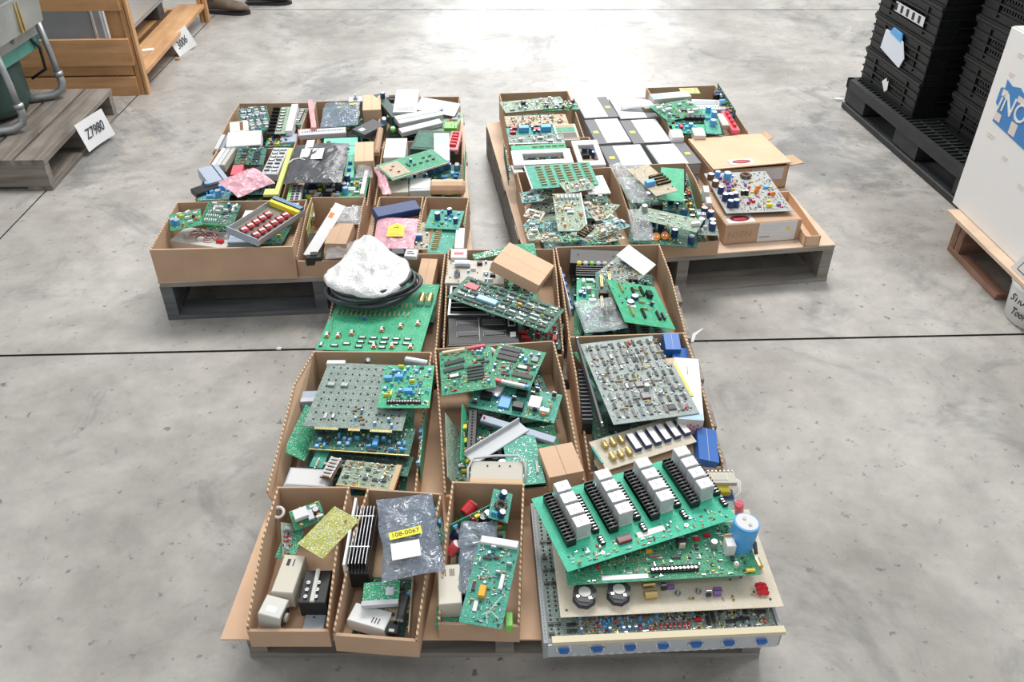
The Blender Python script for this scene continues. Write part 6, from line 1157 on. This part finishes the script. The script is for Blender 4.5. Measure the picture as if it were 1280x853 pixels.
# paper sign
def sign(c, w, h, rz, lean, txt, label, size, curl=.01, flip=0):
    M = Matrix.Translation(c) @ Matrix.Rotation(R(rz), 4, 'Z') @ Matrix.Rotation(pi/2-lean, 4, 'X') @ Matrix.Rotation(R(flip), 4, 'Z')
    r = thing('paper_sign', label, 'paper sign', M); b = MB(); n = 8; vs = []; fs = []
    for i in range(n+1):
        u = i/n
        for v in (0, 1): vs.append(((u-.5)*w, (v-.5)*h, curl*(2*u-1)**2*(1.0 if v == 0 else .3)))
    for i in range(n): fs.append((2*i, 2*i+2, 2*i+3, 2*i+1))
    b.add(vs, fs, 'sheetwhite'); o = b.build('sheet', r); s_ = o.modifiers.new('t', 'SOLIDIFY'); s_.thickness = .0006; s_.offset = -1
    text(txt, size, 'ink', r, T(0, 0, .0045), 'handwriting', .8, .15, .0004)
    return r
c_ = at(107, 161, .085); sign((c_.x+.036, c_.y, .078), .20, .125, 78, .22, 'Z7980', 'white paper sign reading Z7980 on the side of the machine pallet', .062)
# machine: grey hopper over a teal motor housing, on two bent pipe legs
c = at(20, 130, .35)
base = Vector((-2.30, 3.65, .135)); r_ = thing('hopper_machine', 'grey hopper machine with teal housing on two bent pipe legs, on the weathered pallet', 'machine', Matrix.Translation(base))
b = MB(); b.lathe([(.10, .0), (.17, .02), (.19, .06), (.19, .20), (.17, .25)], 'darkgreen', 28); b.build('motor_drum', r_, T(-.03, .03, 0), True)
b = MB(); b.lathe([(.05, -.04), (.14, -.04), (.16, 0), (.14, .04), (.05, .04)], 'steeltank', 24); b.build('wheel', r_, Matrix.Translation((-.05, -.23, .165)) @ Matrix.Rotation(pi/2, 4, 'X'), True)
b = MB(); b.prism([(-.4, -.20), (.14, -.20), (.17, -.12), (.185, .24), (.10, .28), (-.4, .28)], 'z', .235, .30, 'teal'); b.build('teal_housing', r_)
b = MB(); b.prism([(-.4, -.22), (.15, -.22), (.20, -.16), (.21, .20), (.12, .27), (-.4, .27)], 'z', .30, .365, 'steeltank'); b.M = Matrix.Translation((.205, .0, .33)) @ Matrix.Rotation(pi/2, 4, 'Y'); b.cyl(0, 0, 0, .01, .012, 'grey', 10); b.build('lower_band', r_)
o = [(-.5, -.24), (.20, -.24), (.255, -.19), (.265, .18), (.20, .235), (-.5, .235)]; n = len(o); b = MB()
vs = [(x, y, .365) for x, y in o]+[(x+.01, y*1.04, .50) for x, y in o]+[(x-.005, y*.98, .50) for x, y in o]+[(x-.04, y*.8, .40) for x, y in o]
b.add(vs, [tuple(range(n-1, -1, -1))]+[(s_*n+k, s_*n+(k+1) % n, s_*n+n+(k+1) % n, s_*n+n+k) for s_ in range(3) for k in range(n)]+[tuple(range(3*n, 4*n))], 'steeltank'); b.build('hopper', r_)
for y in (-.02, .005): b = MB(); b.box(.258, .272, y, y+.008, .37, .49, 'brass'); b.build('brass_latch', r_)
for y0 in (.235, -.16):
    b = MB(); b.tube([(.205, y0, .37), (.222, y0, .20), (.226, y0, .11)], .014, 'pipe', 10); b.build('pipe_leg', r_, None, True)
    b = MB(); b.tube([(.226, y0, .12), (.232, y0, .075), (.225, y0-.01, .04), (.19, y0-.03, .022), (.13, y0-.06, .02), (-.02, y0-.12, .02)], .018, 'pipe', 10); b.build('bent_foot', r_, None, True)
    b = MB(); b.tube([(.226, y0, .12), (.228, y0, .10)], .022, 'pipe', 10); b.build('coupling', r_, None, True)
b = MB(); b.tube([(.17, .16, .32), (.20, .20, .24), (.19, .21, .14), (.12, .20, .10)], .007, 'black', 7); b.build('hose', r_, None, True)
# crate with a grey cabinet inside
cr = at(187, 118, 0)
r_ = thing('wooden_crate', 'open pine crate around a blue-grey cabinet, left of the boots', 'crate', Matrix.Translation((cr.x, cr.y, 0)) @ Matrix.Rotation(R(2.5), 4, 'Z'))
PL = lambda nm, *a: plank(nm, r_, *a)
PL('corner_post', -.045, -.02, 0, .04, 0, .95); PL('corner_post', -.015, .0, -.005, .035, 0, .95); PL('corner_post', -.12, -.05, .01, .035, .02, .9)
PL('front_plank', -1.3, -.03, -.022, 0, .155, .285); PL('front_plank', -1.3, -.03, -.022, 0, .42, .52); PL('lower_board', -1.3, -.045, -.015, .01, .0, .095)
PL('skid', -1.3, -.05, .0, .09, .10, .155); PL('side_plank', -.02, .0, .05, 1.30, .10, .125) if False else PL('side_shelf', -.16, .0, .04, 1.24, .09, .112)
PL('side_skid', -.22, -.15, .1, 1.2, .0, .09); PL('corner_post', -.045, -.02, 1.24, 1.28, 0, .95); PL('corner_post', -.012, .01, 1.235, 1.275, 0, .95)
PL('front_plank', -1.3, -.03, -.022, 0, .62, .74); PL('base_board', -1.3, -.16, .04, 1.24, .07, .09)
r2 = thing('steel_cabinet', 'blue-grey steel cabinet standing inside the pine crate', 'cabinet', Matrix.Translation((cr.x, cr.y, .003)) @ Matrix.Rotation(R(2.5), 4, 'Z'))
b = MB(); b.box(-1.2, -.19, .12, 1.12, .17, 1.0, 'steelpaint', bev=.006); b.build('body', r2); b = MB(); b.box(-.19, -.182, .14, 1.10, .20, .97, 'alu'); b.build('side_panel', r2)
b = MB(); b.box(-1.15, -.24, .112, .12, .2, .95, 'steelpaint'); b.box(-.235, -.225, .108, .12, .19, .97, 'lightgrey'); b.build('front_door', r2)
for y in (.16, .98):
    for x in (-.30, -1.1): b = MB(); b.box(x, x+.1, y, y+.1, .09, .17, 'charcoal'); b.build('foot', r2)
c_ = at(214, 50, .07); sign((c_.x+.055, c_.y, .055), .17, .12, 70, .2, '3006', 'small white paper sign with black marker digits on the crate shelf edge', .06, .02, 12)
o_ = MB().box(-.03, .03, -.02, .02, 0, .0006, 'sheetwhite').build('paper_scrap', None, Matrix.Translation(at(185, 62, .113)) @ Matrix.Rotation(.4, 4, 'Z')); tag(o_, 'small white paper scrap on the crate shelf beside the corner post', 'paper scrap')
# boots and jeans of a person standing beyond the crate
def boot(c, rz, mat, s=1.0, leg=True):
    M = Matrix.Translation(c) @ Matrix.Rotation(R(rz), 4, 'Z') @ Matrix.Scale(s, 4); return M
pr = thing('person', 'person in blue jeans and brown leather boots, only the feet in view, beyond the crate', 'person', Matrix.Translation(at(262, 14, 0)))
import bmesh
def limb(name, pts, rad, mat, parent, M):
    me = bpy.data.meshes.new(name); me.from_pydata(pts, [(i, i+1) for i in range(len(pts)-1)], []); o = bpy.data.objects.new(name, me); COL.objects.link(o); o.parent = parent; o.matrix_local = M; me.materials.append(MATS[mat])
    sk = o.modifiers.new('s', 'SKIN'); sk.use_smooth_shade = True
    for v, r in zip(me.skin_vertices[0].data if me.skin_vertices else [], rad): v.radius = r if isinstance(r, tuple) else (r, r)
    if me.skin_vertices: me.skin_vertices[0].data[0].use_root = True
    ss = o.modifiers.new('b', 'SUBSURF'); ss.levels = ss.render_levels = 2; return o
def boot_mesh(mat, parent, M):
    b = MB(); secs = [(-.09, .034, .0, .085), (-.075, .042, .0, .105), (-.03, .040, .0, .115), (.02, .040, .0, .095), (.07, .048, .0, .072), (.12, .052, .0, .062), (.16, .046, .0, .054), (.19, .030, .004, .042), (.20, .012, .01, .03)]
    n = 12; vs = []
    for x, hw, z0, z1 in secs:
        for k in range(n): a = 2*pi*k/n; vs.append((x, hw*cos(a), (z0+z1)/2+.016+(z1-z0)/2*sin(a)*(1 if sin(a) > 0 else .9)))
    fs = [(i*n+k, i*n+(k+1) % n, (i+1)*n+(k+1) % n, (i+1)*n+k) for i in range(len(secs)-1) for k in range(n)]+[tuple(range(n)), tuple((len(secs)-1)*n+k for k in range(n))]
    b.add(vs, fs, mat); o = fixn_o(b.build('boot', parent, M, True)); o.modifiers.new('s', 'SUBSURF').levels = 1
    b = MB(); b.prism([(-.095, -.036), (-.03, -.038), (.06, -.048), (.12, -.053), (.17, -.045), (.20, -.02), (.208, 0), (.20, .02), (.17, .045), (.12, .053), (.06, .048), (-.03, .038), (-.095, .036), (-.103, 0)], 'z', 0, .018, 'black'); b.build('sole', o)
    b = MB(); b.tube([(-.035, 0, .085), (-.04, 0, .14), (-.045, 0, .20)], [.046, .047, .05], mat, 12); b.build('boot_shaft', o, None, True)
C0 = at(275, 16, 0); C1 = at(326, 5, 0); Pw = pr.matrix_world.inverted()
boot_mesh('leather', pr, Matrix.Translation(C0-pr.location) @ Matrix.Rotation(R(-8), 4, 'Z')); boot_mesh('leather_dark', pr, Matrix.Translation(C1-pr.location) @ Matrix.Rotation(R(2), 4, 'Z'))
d0 = C0-pr.location; d1 = C1-pr.location; hip = (d0+d1)/2+Vector((-.04, .02, .92)); ka = d0+Vector((-.03, .0, .5)); kb = d1+Vector((-.03, .02, .5))
pts = [tuple(hip), tuple(hip+Vector((-.0, .09, -.06))), tuple(kb), tuple(d1+Vector((-.045, 0, .10))), tuple(hip+Vector((0, -.09, -.06))), tuple(ka), tuple(d0+Vector((-.045, 0, .075))), tuple(hip+Vector((0, 0, .22))), tuple(hip+Vector((0, 0, .5))), tuple(hip+Vector((.0, .19, .48))), tuple(hip+Vector((.03, .24, .20))), tuple(hip+Vector((.12, .22, -.02))), tuple(hip+Vector((0, -.19, .48))), tuple(hip+Vector((.03, -.24, .20))), tuple(hip+Vector((.12, -.22, -.02))), tuple(hip+Vector((.01, 0, .58))), tuple(hip+Vector((.02, 0, .70))), tuple(hip+Vector((.02, 0, .80)))]
ed = [(0, 1), (1, 2), (2, 3), (0, 4), (4, 5), (5, 6), (0, 7), (7, 8), (8, 9), (9, 10), (10, 11), (8, 12), (12, 13), (13, 14), (8, 15), (15, 16), (16, 17)]
rd = [.13, .10, .075, .062, .10, .075, .062, .14, .13, .06, .045, .032, .06, .045, .032, .055, .09, .085]
me = bpy.data.meshes.new('body'); me.from_pydata(pts, ed, []); o = bpy.data.objects.new('body', me); COL.objects.link(o); o.parent = pr; me.materials.append(MATS['denim'])
sk = o.modifiers.new('s', 'SKIN'); sk.use_smooth_shade = True
bm = bmesh.new(); bm.from_mesh(me); ly = bm.verts.layers.skin.verify(); bm.verts.ensure_lookup_table()
for v, r in zip(bm.verts, rd): v[ly].radius = (r, r)
bm.verts[0][ly].use_root = True; bm.to_mesh(me); bm.free()
ss = o.modifiers.new('b', 'SUBSURF'); ss.levels = ss.render_levels = 1

# ================================================================== RIGHT: black pallet with crates, white carton, bucket
A_ = at(1060, 97, .15); B_ = at(1207, 215, .15); dx = (B_-A_); ang = math.atan2(dx.y, dx.x)
Mp = Matrix.Translation((A_.x, A_.y, 0)) @ Matrix.Rotation(ang, 4, 'Z')      # X runs along the visible edge towards the camera, Y away to the right
r_ = thing('plastic_pallet', 'black plastic pallet under the stacked black crates', 'pallet', Mp); LP = 1.2; WP = 1.0
b = MB(); b.box(0, LP, 0, .025, .105, .15, 'plastic_pallet'); b.box(0, LP, WP-.025, WP, .105, .15, 'plastic_pallet'); b.box(0, .025, 0, WP, .105, .15, 'plastic_pallet'); b.box(LP-.025, LP, 0, WP, .105, .15, 'plastic_pallet')
for k in range(36): x = .03+k*(LP-.06)/36; b.box(x, x+.009, .025, WP-.025, .135, .15, 'plastic_pallet')
for k in range(12): y = .08+k*.077; b.box(.025, LP-.025, y, y+.012, .118, .146, 'plastic_pallet')
b.build('deck_grid', r_)
for x in (0, .5, 1.0):
    for y in (0, .42, .84): b = MB(); b.box(x, x+.2, y+.008, y+.15, .03, .118, 'plastic_pallet', bev=.006); b.build('foot_block', r_)
for y in (0, .42, .84): b = MB(); b.box(-.02 if False else 0, LP, y, y+.15, 0, .03, 'plastic_pallet', bev=.004); b.build('bottom_runner', r_)
def crate(M, label, L=.56, W=.38, Hc=.27, seed=0):
    "ribbed ventilated crate: long side L faces -Y"
    r = thing('plastic_crate', label, 'crate', M); m = 'plastic_black'; t = .008
    b = MB(); b.box(0, L, 0, W, 0, .008, m); b.build('base', r)
    def wall(nm, P, ln):
        b = MB(); b.M = P
        b.box(0, ln, 0, t, 0, .05, m); b.box(0, ln, 0, t, Hc-.05, Hc, m); b.box(0, ln*.2, 0, t, .05, Hc-.05, m); b.box(ln*.8, ln, 0, t, .05, Hc-.05, m)
        for z in (0, Hc*.22, Hc*.44, Hc*.66, Hc*.86): b.box(-.002, ln+.002, -.007, 0, z, z+.006, m)
        b.box(-.004, ln+.004, -.010, 0, Hc-.012, Hc, m)
        k = 0; n = 17
        for k in range(n): x = ln*(.2+.6*k/n); b.box(x, x+ln*.018, .001, t, .05, Hc-.05, m)
        b.box(ln*.2, ln*.8, .001, t, Hc*.42, Hc*.56, m)
        for x in (ln*.2, ln*.8-.006): b.box(x, x+.006, -.007, 0, .02, Hc-.02, m)
        b.build(nm, r)
    wall('side_wall', Matrix.Identity(4), L); wall('side_wall', Matrix.Translation((L, W, 0)) @ Matrix.Rotation(pi, 4, 'Z'), L)
    wall('end_wall', Matrix.Translation((L, 0, 0)) @ Matrix.Rotation(pi/2, 4, 'Z'), W); wall('end_wall', Matrix.Translation((0, W, 0)) @ Matrix.Rotation(-pi/2, 4, 'Z'), W)
    return r
names = ['lowest', 'second from the bottom', 'third from the bottom', 'fourth from the bottom', 'fifth from the bottom', 'topmost']
Hc = .155
for k in range(6):
    M = Mp @ T(.03+.004*(k % 2), .05+.003*k, .151+k*(Hc+.001)); r_ = crate(M, f'black ribbed plastic crate, {names[k]} of the far stack on the black pallet', .50, .36, Hc)
    if k == 1:
        b = MB(); b.prism([(.12, .035), (.31, .005), (.33, .05), (.29, .11), (.24, .125), (.13, .12)], 'y', -.0150, -.0105, 'paperblue'); b.build('taped_paper', r_); b = MB(); b.prism([(.17, .12), (.28, .105), (.27, .14), (.19, .145)], 'y', -.0165, -.0105, 'skyblue'); b.build('blue_logo', r_)
    if k == 2:
        b = MB(); b.box(.15, .40, -.0112, -.0104, .05, .09, 'label_grey')
        for j in range(5): b.box(.15+.05*j, .17+.05*j, -.0118, -.0112, .055, .085, 'ink')
        b.build('pale_print', r_)
    if k == 0: b = MB(); b.prism([(.21, .065), (.25, .03), (.27, .045), (.262, .085), (.25, .075), (.24, .09)], 'y', -.012, -.0105, 'white'); b.build('white_mark', r_)
for k in range(6):
    M = Mp @ T(.64+.004*(k % 2), .14, .151+k*(Hc+.001)); crate(M, f'black ribbed plastic crate, {names[k]} of the near stack, beside the white carton', .50, .36, Hc)
for k in range(6):
    M = Mp @ T(.03, .50, .151+k*(Hc+.001)); crate(M, f'black ribbed plastic crate, {names[k]} of the rear stack, behind the far stack', .50, .36, Hc)
# white carton on a wooden-board pallet
A_ = at(1184, 262, .15); B_ = at(1280, 356, .15); dx = B_-A_; ang = math.atan2(dx.y, dx.x); Ms = Matrix.Translation((A_.x, A_.y, 0)) @ Matrix.Rotation(ang, 4, 'Z')
r_ = thing('wooden_pallet', 'brown wooden pallet with a pale board top under the white carton', 'pallet', Ms)
b = MB(); b.box(0, 1.1, 0, .9, .138, .15, 'wood_board'); b.build('top_board', r_)
for x in (.03, .85): plank('bearer', r_, x, x+.035, .03, .88, .022, .138, 'plank_brown'); plank('bearer', r_, x+.04, x+.07, .03, .88, .022, .138, 'plank_brown')
for y in (.03, .4, .8): plank('skid_board', r_, .03, .36, y, y+.04, .0, .022, 'plank_brown')
r_ = thing('white_carton', 'tall white carton with a blue logo panel on a pale board', 'carton', Ms @ T(-.047, .042, .151)); Lc = .95; Wc = .6; Hh = .625
b = MB(); b.box(0, Lc, 0, Wc, 0, Hh, 'cartonwhite', bev=.002); b.build('body', r_)
b = MB(); b.box(.004, Lc-.004, .004, Wc-.004, Hh, Hh+.003, 'offwhite'); b.build('top_flap', r_)
FR = lambda x, z, dy=0: Matrix.Translation((x+.047, -.0006-dy, z)) @ Matrix.Rotation(pi/2, 4, 'X')
b = MB(); b.M = FR(0, 0); b.prism([(.018, .338), (.213, .322), (.85, .29), (.85, .49), (.12, .47), (.10, .478), (.06, .468), (.022, .478), (.026, .452), (.004, .445), (.004, .395), (.026, .385)], 'z', 0, .0008, 'logoblue'); b.build('blue_panel', r_)
b = MB(); b.M = FR(0, 0, .0009)
for x, z, w2, h2 in ((.022, .345, .034, .026), (.020, .425, .030, .022), (.115, .335, .036, .040), (.105, .437, .04, .018)): b.box(x, x+w2, z, z+h2, 0, .0005, 'tanmark')
b.build('tan_shapes', r_)
text('iNO', .088, 'white', r_, FR(.097, .408, .0016), 'logo_letters', 1.0, .12, .0012)
b = MB(); b.M = FR(0, 0, 0)
for x, z, w2 in ((.03, .565, .03), (.02, .50, .03), (.015, .295, .045), (.13, .262, .03), (.25, .22, .04)): b.box(x, x+w2, z, z+.004, 0, .0006, 'tanmark'); b.box(x, x+w2*.8, z-.009, z-.004, 0, .0006, 'tanmark')
b.build('small_print', r_)
# small white box with dark border at the frame edge
c_ = at(1263, 338, .151); r_ = thing('white_box', 'white box with a thin dark border, in front of the tall white carton', 'box', Ms @ T(.395, .014, .151))
b = MB(); b.prism([(0, 0), (.3, 0), (.3, .30), (.16, .30)], 'y', 0, .024, 'white'); b.build('body', r_); b = MB(); b.prism([(.03, .012), (.29, .012), (.29, .28), (.165, .28)], 'y', -.001, 0, 'ink'); b.prism([(.036, .016), (.286, .016), (.286, .275), (.168, .275)], 'y', -.002, -.001, 'white'); b.build('border_line', r_)
# bucket
c_ = at(1283, 408, 0); r_ = thing('bucket', 'white plastic bucket with black handwriting under the edge of the pale board', 'bucket', Matrix.Translation((c_.x+.058, c_.y+.040, 0)))
b = MB(); b.lathe([(.095, 0), (.102, .004), (.112, .12), (.112, .134)], 'white', 32, cap=True); b.build('body', r_, None, True)
b = MB(); b.lathe([(.112, .122), (.117, .124), (.117, .135), (.112, .135)], 'white', 32, cap=False); b.build('rim', r_)
for tx, z, a in (('STRAP', .088, -163), ('Tool', .046, -160)): text(tx, .034, 'ink', r_, Matrix.Translation((.1085*cos(R(a)), .1085*sin(R(a)), z)) @ Matrix.Rotation(R(a+90), 4, 'Z') @ Matrix.Rotation(pi/2-.1, 4, 'X'), 'handwriting', .8, .2, .001)
# crumbs on the floor
def scrap(px, py, pts, label, name='paper_scrap', cat='paper scrap', mat='sheetwhite', h=.006):
    c = at(px, py, 0); b = MB(); b.prism(pts, 'z', .0005, h, mat); tag(b.build(name, None, Matrix.Translation(c)), label, cat)
scrap(1047, 126, [(-.025, .005), (-.01, -.008), (.02, -.014), (.024, -.004), (.0, .012)], 'small white crumpled scrap on the floor beside the black plastic pallet', h=.012)
scrap(866, 420, [(-.012, -.035), (-.004, -.036), (.01, 0), (.04, .035), (.037, .037), (.0, .008)], 'thin curved white plastic strip on the floor right of the near pallet', 'plastic_strip', 'plastic strip', h=.003)
scrap(349, 437, [(-.008, -.004), (.006, -.006), (.009, .004), (-.004, .006)], 'tiny white crumb on the floor joint left of the near pallet')
scrap(222, 75, [(-.012, -.008), (.01, -.01), (.014, .006), (-.006, .01)], 'small brown crumb on the floor by the crate', 'wood_chip', 'wood chip', 'plank_pine', .01)
